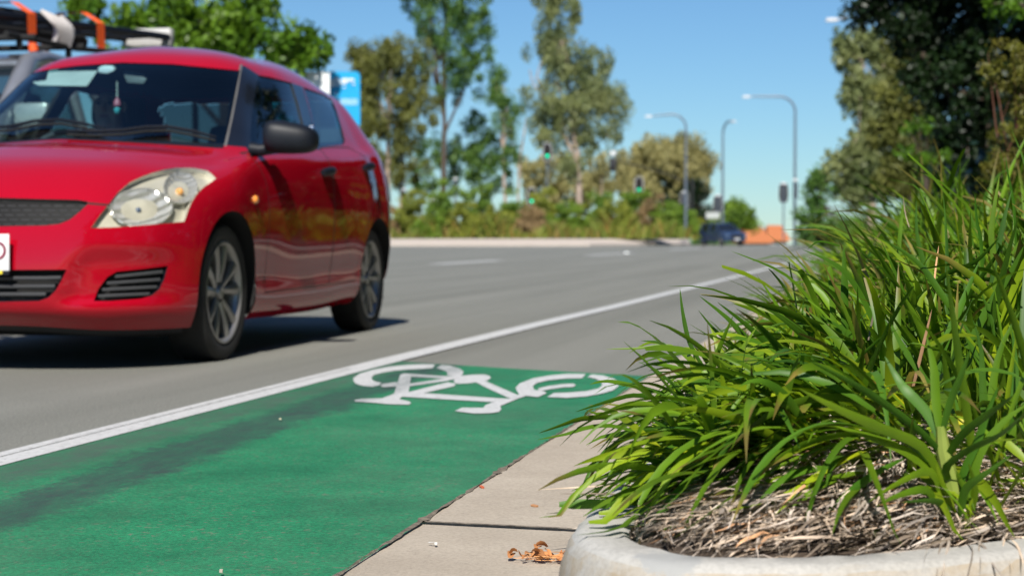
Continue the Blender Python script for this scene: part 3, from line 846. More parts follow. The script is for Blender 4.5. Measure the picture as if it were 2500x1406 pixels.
# grilles: recessed backing plus bars
m_mesh, nt, b = new_mat('grille_mesh')
v = coords(nt, 'Object', rot=(PI / 2, 0, 0))
br = N(nt, 'ShaderNodeTexBrick'); nt.links.new(v, br.inputs['Vector'])
br.inputs['Scale'].default_value = 1.0; br.inputs['Brick Width'].default_value = 0.046; br.inputs['Row Height'].default_value = 0.019; br.inputs['Mortar Size'].default_value = 0.0078; br.inputs['Mortar Smooth'].default_value = 0.6
br.inputs['Color1'].default_value = (.026, .026, .028, 1); br.inputs['Color2'].default_value = (.020, .020, .022, 1); br.inputs['Mortar'].default_value = (.004, .004, .004, 1)
nt.links.new(br.outputs['Color'], b.inputs['Base Color']); b.inputs['Roughness'].default_value = 0.6; b.inputs['Specular IOR Level'].default_value = 0.2
iv = N(nt, 'ShaderNodeMath', operation='SUBTRACT'); iv.inputs[0].default_value = 1.0; nt.links.new(br.outputs['Fac'], iv.inputs[1]); bump(nt, b, iv.outputs[0], 0.5, 0.005)
cpart((8,), 'upper_grille', [m_mesh], off=-.018)
lg = cpart((9,), 'lower_grille', [m_black], off=-.045)
def rim_band(lab, parent, mat, depth, name, mirrors=('both',)):
    """inward return along the border of a labelled opening"""
    for mr in mirrors:
        vs_, fs_ = [], []
        for e in bm.edges:
            ls = [f[LAB] for f in e.link_faces]
            if len(ls) == 2 and ((ls[0] == lab) != (ls[1] == lab)):
                a, c = e.verts
                quad = [a.co, c.co, c.co - c.normal * depth, a.co - a.normal * depth]
                if mr in ('both', 'l'):
                    n_ = len(vs_); vs_ += [q.copy() for q in quad]; fs_.append((n_, n_ + 1, n_ + 2, n_ + 3))
                if mr in ('both', 'r'):
                    n_ = len(vs_); vs_ += [Vector((-q.x, q.y, q.z)) for q in quad]; fs_.append((n_, n_ + 1, n_ + 2, n_ + 3))
        mb_ = MB().add(vs_, fs_); mb_.build(name, mat, parent, sm=False, fix=False)
rim_band(8, body, m_rimtrim, .018, 'grille_surround'); rim_band(9, body, m_plastic, .045, 'grille_surround')
for q_ in ('l', 'r'):
    rim_band(7, body, bpy.data.materials['lamp_reflector'], .03, 'headlight_seat', (q_,)); rim_band(5, body, m_black, .02, 'window_rubber', (q_,))
def slat(z_of, y0, y1, r, parent, sides=(1,), cross=False, n=14, off=-.012):
    for s_ in sides:
        pts = []
        for k in range(n + 1):
            y = y0 + (y1 - y0) * k / n
            p = front_hit(abs(y), z_of(y), off)
            if p is not None: pts.append(Vector((p.x * (1 if y >= 0 else -1) * s_, p.y, p.z)))
        if len(pts) > 2:
            MB().tube(pts, r, 6).build('slat', m_slat, parent)
for z_, w_ in ((.372, .435), (.340, .41), (.308, .375)):
    slat(lambda y: z_, -w_, w_, .0075, lg)
for sd_, s_ in (('l', 1), ('r', -1)):
    fg = cpart((10,), 'fog_vent', [m_black], sd_, -.03)
    rim_band(10, fg, m_plastic, .03, 'vent_frame', (sd_,))
    for k, (xa, ya, xb, yb) in enumerate(((282, 676, 398, 664), (262, 692, 392, 683), (250, 708, 384, 701), (240, 724, 366, 718))):
        pts = [hit(xa + (xb - xa) * t / 10, ya + (yb - ya) * t / 10, -.006) for t in range(11)]
        MB().tube([Vector((p.x * s_, p.y, p.z)) for p in pts if p is not None], .0065, 6).build('slat', m_slat, fg)

# number plate (only the last letter is in the picture)
pl = MB().box((.07, -.022, .472), (.372, .008, .142)).build('number_plate', simple('white_plate', (0.72, 0.72, 0.72), 0.35), car, bevel=.003)
def text_mesh(name, body_, size, mat, parent, loc, rot, align='CENTER', extrude=0.001, weight=0.0):
    cu = bpy.data.curves.new(name, 'FONT'); cu.body = body_; cu.size = size; cu.align_x = align; cu.align_y = 'CENTER'; cu.extrude = extrude; cu.offset = weight
    tmp = bpy.data.objects.new(name + '_c', cu); COL.objects.link(tmp)
    dg = bpy.context.evaluated_depsgraph_get(); dg.update()
    me = bpy.data.meshes.new_from_object(tmp.evaluated_get(dg)); me.name = name
    bpy.data.objects.remove(tmp); bpy.data.curves.remove(cu)
    me.materials.clear()
    o = link(name, me, parent, [mat]); o.location = loc; o.rotation_euler = rot
    return o
text_mesh('plate_letter', 'D', .105, simple('maroon_ink', (0.22, 0.02, 0.05), 0.5), pl, (.210, -.0275, .475), (PI / 2, 0, 0))
MB().box((.07, -.024, .394), (.372, .010, .016)).build('plate_holder', m_plastic, pl)
MB().box((.205, -.0295, .396), (.05, .003, .013)).build('plate_mark', simple('yellow_mark', (0.75, 0.6, 0.03), 0.5), pl)

# side repeater on the wing
p = hit(622, 488, .004)
for s_ in (1, -1):
    mbr = MB().lathe([(.0, .012), (.014, .010), (.020, .004), (.022, -.004)], 16, 'x')
    mbr.v = [((p.x + x) * s_, p.y + y, p.z + z * .9) for x, y, z in mbr.v]
    ol = mbr.build('side_repeater', simple('amber_lens', (0.85, 0.30, 0.05), 0.2, coat=1), car)

# door mirrors: rounded shell on a foot
for s_ in (1, -1):
    mbm = MB(); vs_, fs_ = [], []
    nu, nv = 24, 14
    for j in range(nv + 1):
        ph = -PI / 2 + PI * j / nv
        for i in range(nu):
            th = 2 * PI * i / nu
            def se(w_, e): return math.copysign(abs(w_) ** e, w_)
            x = se(math.sin(ph), .62); rr = abs(math.cos(ph)) ** .55
            y = rr * se(math.cos(th), .8); z = rr * se(math.sin(th), .75)
            hz = .073 * (1 - .16 * x) ; zc = .985 - .010 * x
            yy = y * .075
            if yy > .028: yy = .028 + (yy - .028) * .25
            vs_.append(((.950 + x * .118) * s_, 1.345 + yy + .03 * (x + .3), zc + z * hz))
    for j in range(nv):
        for i in range(nu):
            fs_.append((j * nu + i, j * nu + (i + 1) % nu, (j + 1) * nu + (i + 1) % nu, (j + 1) * nu + i))
    mbm.add(vs_, fs_); mo = mbm.build('door_mirror', m_plastic, car)
    MB().tube([(.765 * s_, 1.34, .935), (.81 * s_, 1.335, .93), (.87 * s_, 1.345, .94), (.90 * s_, 1.35, .96)], [.034, .030, .026, .022], 10).build('mirror_foot', m_plastic, mo)
    MB().box((.950 * s_, 1.392, .985), (.19, .004, .11)).build('mirror_glass', m_chrome, mo, bevel=.002)

# wipers lying on the foot of the windscreen
for pxs in ([(-160, 322), (-60, 324), (30, 319), (90, 306), (150, 303), (205, 313), (258, 325)], [(165, 331), (230, 333), (300, 330), (355, 322), (410, 320), (470, 331), (525, 345)]):
    pts = [hit(a, c, .022) for a, c in pxs]
    pts = [p for p in pts if p is not None]
    wo = MB().tube(pts, [.006] + [.008] * (len(pts) - 2) + [.004], 6).build('wiper', m_plastic, car)
    pts2 = [hit(a, c + 5, .012) for a, c in pxs]; pts2 = [p for p in pts2 if p is not None]
    MB().tube(pts2, .006, 6).build('wiper_blade', m_black, wo)

# cabin: floor, dash, wheel, seats
fl_ = MB(); fl_.box((0, 2.0, .22), (1.44, 3.1, .04)); fl_.box((0, 1.12, .55), (1.3, .04, .6)); fl_.box((0, 3.55, .55), (1.2, .04, .6))
fl_.build('floor_pan', m_black, car)
dash = MB(); dash.box((0, 1.36, .82), (1.40, .46, .20), rot=(.06, 0, 0), taper=.97); dash.box((-.36, 1.52, .93), (.42, .22, .07))
dash.build('dashboard', m_in, car, bevel=.03)
sw = MB(); ring = [(math.cos(t) * .185, 0, math.sin(t) * .185) for t in np.linspace(0, 2 * PI, 33)]
swm = Matrix.Translation((-.36, 1.73, .885)) @ Matrix.Rotation(math.radians(-24), 4, 'X')
sw.tube([swm @ Vector(q) for q in ring], .016, 8, cap=False)
for a in (0.1, PI - .1, -PI / 2): sw.tube([swm @ Vector((0, .02, 0)), swm @ Vector((math.cos(a) * .18, 0, math.sin(a) * .18))], .016, 6)
sw.build('steering_wheel', m_slat, car)
def seat(x, s_, nm):
    mbs = MB(); mbs.box((x, s_, .47), (.50, .50, .16), taper=.94); mbs.box((x, s_ + .33, .82), (.48, .14, .62), rot=(-.28, 0, 0), taper=.85)
    so_ = mbs.build(nm, m_in, car, bevel=.045)
    hr = MB(); hr.box((x, s_ + .46, 1.20), (.26, .10, .17), rot=(-.2, 0, 0), taper=.85); hr.build('headrest', m_in, so_, bevel=.035)
seat(-.36, 2.05, 'seat'); seat(.36, 2.05, 'seat')
rs = MB(); rs.box((0, 3.0, .48), (1.24, .5, .16)); rs.box((0, 3.3, .80), (1.24, .14, .52), rot=(-.3, 0, 0)); rs.build('rear_seat', m_in, car, bevel=.04)
def cabin(px, py, s):
    """point of the cabin seen at a photo pixel, at distance s behind the nose"""
    r = cray(px, py); return ccam + r * ((s - ccam.y) / r.y)
def slab_px(pts, s0, th=.012):
    a = [cabin(x, y, s0 + ds) for x, y, ds in pts]; n = len(a); q = [p + Vector((0, th, th * .5)) for p in a]
    return MB().add(a + q, [tuple(range(n)), tuple(range(2 * n - 1, n - 1, -1))] + [(i, (i + 1) % n, n + (i + 1) % n, n + i) for i in range(n)])
vq = [hit(x, y) + cray(x, y) * .035 for x, y in ((80, 203), (112, 199), (118, 178), (236, 176), (212, 211), (95, 209))]; n = len(vq)
MB().add(vq + [p + Vector((0, .01, .006)) for p in vq], [tuple(range(n)), tuple(range(2 * n - 1, n - 1, -1))] + [(i, (i + 1) % n, n + (i + 1) % n, n + i) for i in range(n)]).build('sun_visor', m_visor, car, sm=False)
rmv = slab_px([(299, 178, 0), (345, 186, 0), (357, 195, 0), (350, 206, 0), (310, 203, 0)], 1.72, .03).build('rear_view_mirror', simple('mirror_back', (.20, .21, .20), .4), car, bevel=.004)
slab_px([(238, 168, 0), (252, 162, 0), (274, 164, 0), (279, 174, 0), (262, 181, 0), (240, 179, 0)], 1.66, .04).build('dash_camera', simple('white_housing', (.80, .84, .82), .35), car, bevel=.006)
sk_ = [hit(x, y, -.006) for x, y in ((118, 160), (142, 158), (142, 168), (124, 172), (114, 170))]
sk_ = [p for p in sk_ if p is not None]
MB().add(sk_, [tuple(range(len(sk_)))]).build('windscreen_sticker', simple('teal_sticker', (.10, .42, .40), .5), car, sm=False)
ch = cabin(286, 215, 1.70); chb = cabin(286, 268, 1.70)
cho = thing('hanging_charm', 'little pink and turquoise charm hanging from the mirror inside the red hatchback', 'charm', CM @ ch)
w1 = CM @ chb - CM @ ch
MB().tube([(0, 0, .03), w1 * .45], .003, 5).build('string', m_visor, cho)
MB().lathe([(.002, .02), (.016, .0), (.018, -.02), (.004, -.04)], 12, 'z', c=w1 * .62).build('bead', simple('pink_bead', (.45, .12, .16), .4), cho)
MB().lathe([(.002, .018), (.017, .0), (.012, -.016), (.002, -.022)], 12, 'z', c=w1 * 1.0).build('bead', simple('turquoise_bead', (.08, .42, .45), .4), cho)
# headlining, so that the roof is dark inside; pillars keep their inner faces dark
me, _ = part_mesh((0,), 'headlining', 'both', -.03)
bmh = bmesh.new(); bmh.from_mesh(me)
bmesh.ops.delete(bmh, geom=[f for f in bmh.faces if f.calc_center_median().z < 1.36], context='FACES')
bmh.to_mesh(me); bmh.free(); link('headlining', me, car, [m_in])
for s_ in (1, -1):
    MB().box((.70 * s_, 2.2, .62), (.03, 1.9, .62)).build('door_lining', m_in, car)
# underbody and wheel houses
ub = MB(); ub.box((0, 1.95, .19), (1.30, 3.3, .05)); ub.box((0, .62, .22), (.9, .5, .06)); ub.box((0, 1.0, .145), (1.28, .95, .05)); ub.box((0, 2.9, .17), (1.2, 1.1, .06)); ub.build('underbody', m_black, car)
ap_ = MB(); edge = [Vector((G[i, 0, 1], G[i, 0, 0], G[i, 0, 2])) for i in range(0, 33, 2)]
edge = [Vector((-p.x, p.y, p.z)) for p in edge[:0:-1]] + edge
n = len(edge); pts = [p + Vector((-p.x * .03, .02, .01)) for p in edge]
ap_.add(pts + [Vector((p.x * .97, p.y + .05, p.z - .035)) for p in pts], [(i, i + 1, n + i + 1, n + i) for i in range(n - 1)])
ap_.build('front_splitter', m_plastic, car)
for c in (WF, WR):
    for s_ in (1, -1):
        hs = MB(); prof_ = [(.352, .84), (.356, .52), (.05, .50)]
        vs_, fs_ = [], []
        na = 25
        for k in range(na):
            a = -0.35 + (PI + .7) * k / (na - 1)
            for r_, x_ in prof_:
                vs_.append((s_ * x_, c + r_ * math.cos(a), WZ + r_ * math.sin(a)))
        # bring outer edge to the skin
        for k in range(na):
            x, y, z = vs_[k * 3]
            p = side_hit(y, max(z, .17))
            vs_[k * 3] = (s_ * ((p.x if p is not None else .80) - .004), y, z)
        for k in range(na - 1):
            for q in range(2): fs_.append((k * 3 + q, k * 3 + q + 1, (k + 1) * 3 + q + 1, (k + 1) * 3 + q))
        hs.add(vs_, fs_); hs.build('wheel_housing', m_black, car, fix=False)

# wheels
def make_wheel(s_, c, steer=0.0):
    root = bpy.data.objects.new('wheel', None); COL.objects.link(root); root.parent = car; root.location = (.715 * s_, c, WZ); root.rotation_euler = (0, 0, steer)
    root.empty_display_size = .1
    ty = MB().lathe([(.213, .070), (.222, .082), (.255, .092), (.282, .088), (.294, .074), (.2955, .03), (.2955, -.03), (.294, -.074), (.282, -.088), (.255, -.092), (.222, -.082), (.213, -.07)], 64, 'x')
    ty.v = [(x * s_, y, z) for x, y, z in ty.v]; ty.build('tyre', m_rubber, root)
    rim = MB().lathe([(.220, .078), (.222, .086), (.214, .088), (.205, .080), (.198, .058), (.190, -.06)], 56, 'x')
    rim.lathe([(.0, .074), (.022, .076), (.030, .070), (.034, .055), (.060, .050), (.064, .035)], 28, 'x')
    for k in range(10):
        a = 2 * PI * (k // 2) / 5 + (0.20 if k % 2 else -0.20) + PI / 2
        a2 = 2 * PI * (k // 2) / 5 + (0.27 if k % 2 else -0.27) + PI / 2
        p0 = Vector((.056, math.cos(a) * .045, math.sin(a) * .045)); p1 = Vector((.070, math.cos(a2) * .205, math.sin(a2) * .205))
        d = (p1 - p0); t = Vector((0, -d.z, d.y)).normalized()
        q = []
        for p, wd, th in ((p0, .015, .02), (p0.lerp(p1, .5) + Vector((.004, 0, 0)), .0175, .02), (p1, .029, .022)):
            q += [p + t * wd, p + t * wd * .45 + Vector((.008, 0, 0)), p - t * wd * .45 + Vector((.008, 0, 0)), p - t * wd, p - t * wd - Vector((th, 0, 0)), p + t * wd - Vector((th, 0, 0))]
        fs = [tuple(b_ + i for i in (0, 1, 7, 6)) for b_ in ()]
        for b_ in (0, 6):
            for i in range(6): fs.append((b_ + i, b_ + (i + 1) % 6, b_ + 6 + (i + 1) % 6, b_ + 6 + i))
        fs += [(0, 1, 2, 3, 4, 5), (12, 13, 14, 15, 16, 17)]
        rim.add(q, fs)
    rim.v = [(x * s_, y, z) for x, y, z in rim.v]; rim.build('rim', m_alloy, root)
    bk = MB().lathe([(.0, .0), (.13, .0), (.135, -.01), (.195, -.02)], 32, 'x'); bk.v = [(x * s_, y, z) for x, y, z in bk.v]
    bk.build('brake_disc', simple('dark_brake', (.02, .02, .022), .5, metal=.4), root)
for c in (WF, WR):
    for s_ in (1, -1): make_wheel(s_, c)
bm.free()
# ------------------------------------------------------------------ strappy plants in the bed
m_leaf = leaf_mat('strap_leaf', (0.062, 0.140, 0.006), (0.150, 0.270, 0.012), 0.36, 0.46, 5.0, True, 0.35)
m_stem = leaf_mat('pale_leaf_base', (0.22, 0.30, 0.05), (0.34, 0.40, 0.09), 0.25, 0.45, 9.0, False)
m_dry = leaf_mat('dry_leaf', (0.33, 0.268, 0.20), (0.62, 0.52, 0.40), 0.12, 0.75, 14.0, True, 0.2)

class Blades:
    """many strap leaves in one mesh: V-folded strips along curves"""
    def __init__(self): self.V = []; self.Q = []; self.C = []; self.n = 0
    def add(self, pts, width, tint, side=None, fold=0.35, cutend=False, twist=0.0, base=0.55, thin=False):
        P = np.asarray(pts, dtype=float); m = len(P)
        T = np.gradient(P, axis=0); T /= np.linalg.norm(T, axis=1, keepdims=True) + 1e-9
        if side is None:
            side = np.cross(T[m // 2], (0, 0, 1.0))
            if np.linalg.norm(side) < 1e-3: side = np.array((1.0, 0, 0))
        sd_ = np.asarray(side, float); sd_ = sd_ - T * (T @ sd_)[:, None]; sd_ /= np.linalg.norm(sd_, axis=1, keepdims=True) + 1e-9
        up = np.cross(sd_, T)
        if twist:
            a = np.linspace(0, twist, m)[:, None]; sd_, up = sd_ * np.cos(a) + up * np.sin(a), up * np.cos(a) - sd_ * np.sin(a)
        t = np.linspace(0, 1, m)
        wprof = np.minimum(1, base + (1 - base) * t / 0.3) * np.clip((1 - t) / 0.42, 0, 1) ** 0.75
        if cutend: wprof = np.minimum(1, base + (1 - base) * t / 0.3) * np.where(t > .98, .55, 1.0) * (1 - .25 * t)
        w = (width / 2 * np.maximum(wprof, .04))[:, None]
        if thin:
            V = np.stack([P - sd_ * w, P + sd_ * w], 1).reshape(-1, 3); k = 2
        else:
            V = np.stack([P - sd_ * w, P - up * w * fold, P + sd_ * w], 1).reshape(-1, 3); k = 3
        i = np.arange(m - 1)[:, None] * k + self.n
        qs = [np.concatenate([i + c, i + c + 1, i + c + 1 + k, i + c + k], 1) for c in range(k - 1)]
        self.V.append(V); self.Q += qs
        c = np.array(tint, float)
        if c.ndim == 1: c = np.repeat(c[None], m, 0)
        self.C.append(np.repeat(c, k, 0)); self.n += len(V)
    def build(self, name, mat, parent=None):
        return np_mesh(name, np.concatenate(self.V), np.concatenate(self.Q), [mat], parent, True, np.concatenate(self.C))

def curve(p0, dirn, length, droop, n=9, sway=0.0):
    """a leaf starting along dirn and bending under its own weight"""
    d = np.array(dirn, float); d /= np.linalg.norm(d); p = np.array(p0, float); out = [p.copy()]
    st = length / (n - 1)
    hz = np.cross(d, (0, 0, 1.0)); hz /= np.linalg.norm(hz) + 1e-9
    for i in range(n - 1):
        d = d + np.array((0, 0, -1.0)) * droop * st * (0.4 + 1.5 * i / n) + hz * sway * st
        d /= np.linalg.norm(d); p = p + d * st
        out.append(p.copy())
    return np.array(out)
def smooth_path(P, n=11):
    P = np.asarray(P, float)
    if len(P) == 2: return P[0] + (P[1] - P[0]) * np.linspace(0, 1, n)[:, None]
    t = np.concatenate([[0], np.cumsum(np.linalg.norm(np.diff(P, axis=0), axis=1))]); t /= t[-1]
    tt = np.linspace(0, 1, n); out = []
    for x in tt:
        k = min(max(np.searchsorted(t, x) - 1, 0), len(P) - 2)
        p0, p1, p2, p3 = P[max(k - 1, 0)], P[k], P[k + 1], P[min(k + 2, len(P) - 1)]
        u = (x - t[k]) / (t[k + 1] - t[k])
        out.append(.5 * ((2 * p1) + (-p0 + p2) * u + (2 * p0 - 5 * p1 + 4 * p2 - p3) * u * u + (-p0 + 3 * p1 - 3 * p2 + p3) * u ** 3))
    return np.array(out)
def leaf_tint(r=None, dry_tip=True, m=9):
    r = rng.random() if r is None else r
    base = np.array((1, 1, 1.0)) * rng.uniform(.72, 1.25)
    if rng.random() < .02 and dry_tip: base = base * (2.6, 1.15, 6.0)          # withered leaf
    elif r < .22: base = base * (1.75, 1.35, .9)          # young yellow-green
    elif r < .45: base = base * (.62, .78, 1.15)        # bluish older leaf
    c = np.repeat(base[None], m, 0)
    t = np.linspace(0, 1, m)
    c = c * (1 + (1 - t)[:, None] ** 4 * np.array((1.6, .8, .6)))      # paler towards the leaf base
    if dry_tip and rng.random() < .35: c[-2:] = np.array((2.4, 1.0, 5.0)) * rng.uniform(.5, 1.0)
    return c
def dry_tint():
    k = rng.uniform(.30, 1.75); r = rng.random()
    c = np.array((1.0, .95, .95)) * k
    if r < .45: c = np.array((.86, .88, .98)) * k         # grey
    elif r < .50: c = np.array((1.25, .85, .6)) * k       # rusty
    return c

def leaf_over(P, y):
    """does a leaf reach too far over the gutter?"""
    i = int(P[:, 0].argmin())
    return P[i, 0] < (-.27 - .045 * y - (.07 if P[i, 2] < .24 else 0.0))
def fan(bl, x, y, z0, n, L, spread, az0=None, lean=(0, 0), droop=3.2, w=.017, flat_=.45, upright=1.0):
    """one tuft: leaves in a loose two-ranked fan"""
    az0 = rng.uniform(0, PI) if az0 is None else az0
    for k in range(n):
        a = az0 + (PI if k % 2 else 0) + rng.normal(0, flat_)
        el = rng.uniform(.15, 1.0) * spread
        d = np.array((math.cos(a) * math.sin(el) + lean[0], math.sin(a) * math.sin(el) + lean[1], math.cos(el) * upright))
        ln = L * rng.uniform(.6, 1.15)
        P = curve((x + rng.normal(0, .018), y + rng.normal(0, .018), z0 - .01), d, ln, droop * rng.uniform(.5, 1.5), 9, rng.normal(0, .35))
        if leaf_over(P, y): continue
        bl.add(P, w * rng.uniform(.7, 1.3), leaf_tint(), fold=.3, cutend=rng.random() < .10, twist=rng.normal(0, .7))

# mass of foliage behind and between the distinct plants (nobody could count it)
bl = Blades()
def top_limit(x, y):
    return 0
cnt = 0
yv = 2.50
while yv < 9.5:
    xr = .13 * yv + .75
    nrow = int((xr + .36) / (.105 + .012 * (yv - 2.6)))
    for k in range(nrow):
        x = -.30 + (xr + .30) * (k + rng.random()) / nrow; y = yv + rng.uniform(-.06, .06)
        if not inside(x, y) or (y < 2.80 and x > -.06) or (y < 2.95 and x > .05): continue
        edge = min(1, max(0, (x + .33) / .56))
        L = (.14 + .31 * edge) * rng.uniform(.8, 1.2) * (1 + .13 * edge * min(4, max(0, y - 2.8)))
        fan(bl, x, y, bed_h(x, y), int(rng.integers(7, 12)), L, 1.05 - .25 * edge, lean=(-.22 * (1 - edge) - .05, -.12), droop=4.2 - 1.9 * edge, w=rng.uniform(.012, .019))
        cnt += 1
    yv += .115 + .016 * (yv - 2.6)
# drooping skirt of leaves round the nose of the bed
for k in range(520):
    x = rng.uniform(-.27, .10); y = 2.42 + abs(rng.normal(0, .38))
    if not inside(x, y): continue
    a = math.radians(rng.normal(218, 46)); el = math.radians(rng.uniform(2, 58))
    d = (math.cos(a) * math.cos(el), math.sin(a) * math.cos(el), math.sin(el))
    z0 = bed_h(x, y) + rng.uniform(.0, .10)
    P = curve((x, y, z0), d, rng.uniform(.16, .36), rng.uniform(2.2, 7.0), 10, rng.normal(0, 1.2))
    P[:, 2] = np.maximum(P[:, 2], .135 + .01 * rng.random())
    if leaf_over(P, y): continue
    bl.add(P, rng.uniform(.009, .018), leaf_tint(None, True, 10), fold=.3, twist=rng.normal(0, 1.1), cutend=rng.random() < .1)
# long leaves swept forward over the thatch
for k in range(85):
    x = rng.uniform(-.24, .03); y = rng.uniform(2.40, 2.72)
    a = math.radians(rng.normal(232, 14)); el = math.radians(rng.uniform(-4, 24))
    P = curve((x, y, bed_h(x, y) + rng.uniform(.02, .09)), (math.cos(a) * math.cos(el), math.sin(a) * math.cos(el), math.sin(el)), rng.uniform(.20, .36), rng.uniform(1.0, 3.0), 10, rng.normal(0, .7))
    for q in range(10): P[q, 2] = max(P[q, 2], (bed_h(P[q, 0], P[q, 1]) + .035 if inside(P[q, 0], P[q, 1]) else .142))
    if P[:, 0].min() < -.40 or P[:, 1].min() < 2.10: continue
    bl.add(P, rng.uniform(.009, .015), leaf_tint(None, True, 10), fold=.3, twist=rng.normal(0, .6))
# low leaves hiding the thatch on the right
for k in range(26):
    x = rng.uniform(.10, .55); y = rng.uniform(2.42, 2.85)
    if inside(x, y): fan(bl, x, y, bed_h(x, y), 6, rng.uniform(.22, .40), .9, lean=(-.05, -.1), droop=2.6, w=rng.uniform(.011, .016))
fol = bl.build('strappy_foliage', m_leaf)
tag(fol, 'dense mass of strappy green leaves filling the kerbed garden bed', 'ground cover', kind='stuff')
# the same planting carried on along the bed, coarser with distance
bl = Blades()
yv = 9.5
while yv < 62:
    xr = .12 * yv + 1.0
    for k in range(int(min(16, (xr + .36) / (.02 * yv + .05)))):
        x = -.28 + (xr + .3) * rng.random() ** 1.25; y = yv + rng.uniform(-.3, .3)
        h = (.17 + .46 * min(1, (x + .28) / .75)) * rng.uniform(.8, 1.25) * (1 + .012 * (yv - 9))
        fan(bl, x, y, .18, 9, h, .75, lean=(-.10, -.05), droop=1.5, w=.022 + .0009 * yv)
    yv += .22 + .018 * yv
fo2 = bl.build('verge_foliage', m_leaf)
tag(fo2, 'blurred upright green leaves of the planting further along the kerb', 'ground cover', kind='stuff')

# thatch of dead leaves on the mound at the nose of the bed
bl = Blades()
KIN = np.array([(p.x, p.y) for p in KI])
def din(x, y):
    """distance inside the kerb's inner edge (negative: on the kerb)"""
    d = math.sqrt(((KIN - (x, y)) ** 2).sum(1).min())
    return (d if inside(x, y) else -d) - .035
nl = 0
while nl < 5200:
    y = 2.10 + abs(rng.normal(0, .42)); x = rng.uniform(-.36, .60)
    if din(x, y) < .0: continue
    nl += 1
    z = bed_h(x, y) + rng.uniform(.0, .032) + .05 * math.exp(-((x + .02) / .18) ** 2 - ((y - 2.58) / .22) ** 2)
    a = math.radians(rng.normal(244, 22) if x < .08 else rng.normal(232, 32))
    L = rng.uniform(.06, .26)
    d = np.array((math.cos(a), math.sin(a), 0))
    n = 6; t = np.linspace(-.5, .5, n)[:, None]
    P = np.array((x, y, z)) + d * t * L; P[:, 2] += rng.normal(0, .010) * t[:, 0] * 2 - .015 * np.abs(t[:, 0]) + rng.normal(0, .0025, n)
    P[:, 0] += rng.normal(0, .012) * (t[:, 0] * 2) ** 2
    if min(din(P[0, 0], P[0, 1]), din(P[-1, 0], P[-1, 1])) < -.002 - (.03 if rng.random() < .05 else 0): nl -= 1; continue
    for q in range(n): P[q, 2] = max(P[q, 2], (bed_h(P[q, 0], P[q, 1]) if din(P[q, 0], P[q, 1]) > 0 else .131) + .002)
    bl.add(P, rng.uniform(.0018, .0050) * (1.9 if rng.random() < .06 else 1), dry_tint(), fold=.5, thin=True, side=np.array((-d[1], d[0], rng.normal(0, .5))))
th = bl.build('dead_leaf_litter', m_dry)
tag(th, 'thatch of dead grey brown leaves covering the mound inside the kerb', 'leaf litter', kind='stuff')

# ---- distinct plants: their leaves measured one by one (pixels of the photo, with a depth at foot and tip)
def px_leaf(bl, pts, d0, d1, wmm, tint=None, cutend=False, twist=0.0, side=None, m=13, dry=False):
    k = len(pts)
    P = [np.array(at(x, y, d0 + (d1 - d0) * i / (k - 1))) for i, (x, y) in enumerate(pts)]
    P = smooth_path(P, m)
    c = (leaf_tint(.7, False, m) if tint is None else np.repeat(np.array(tint, float)[None], m, 0)) if not dry else np.repeat(np.array(dry_tint())[None], m, 0)
    if side is None:
        T = P[-1] - P[0]; v = np.array(cF); side = np.cross(T, v); side = side / (np.linalg.norm(side) + 1e-9) + v * rng.normal(0, .45)
    bl.add(P, wmm / 1000 * .66, c, side=side, fold=.25, cutend=cutend, twist=twist, base=.7)
YG = (1.9, 1.45, .9); MG = (1.0, 1.05, 1.0); BG = (.62, .85, 1.35); DG = (.55, .72, .9); LG = (1.4, 1.25, .9)

def plant(name, label, foot, leaves, stem=None, dry=(), extra=None):
    t = thing(name, label, 'plant', foot)
    inv = Matrix.Translation(-Vector(foot))
    b1 = Blades()
    for L in leaves: px_leaf(b1, *L[0:4], **(L[4] if len(L) > 4 else {}))
    if extra: extra(b1)
    o = b1.build('leaves', m_leaf, t); o.data.transform(inv)
    if stem:
        mb = MB()
        for pts, rad in stem:
            mb.tube(pts, rad, 8)
        o = mb.build('stem', m_stem, t); o.data.transform(inv)
    if dry:
        b2 = Blades()
        for L in dry: px_leaf(b2, *L[0:4], dry=True, m=9)
        o = b2.build('dry_leaves', m_dry, t); o.data.transform(inv)
    return t

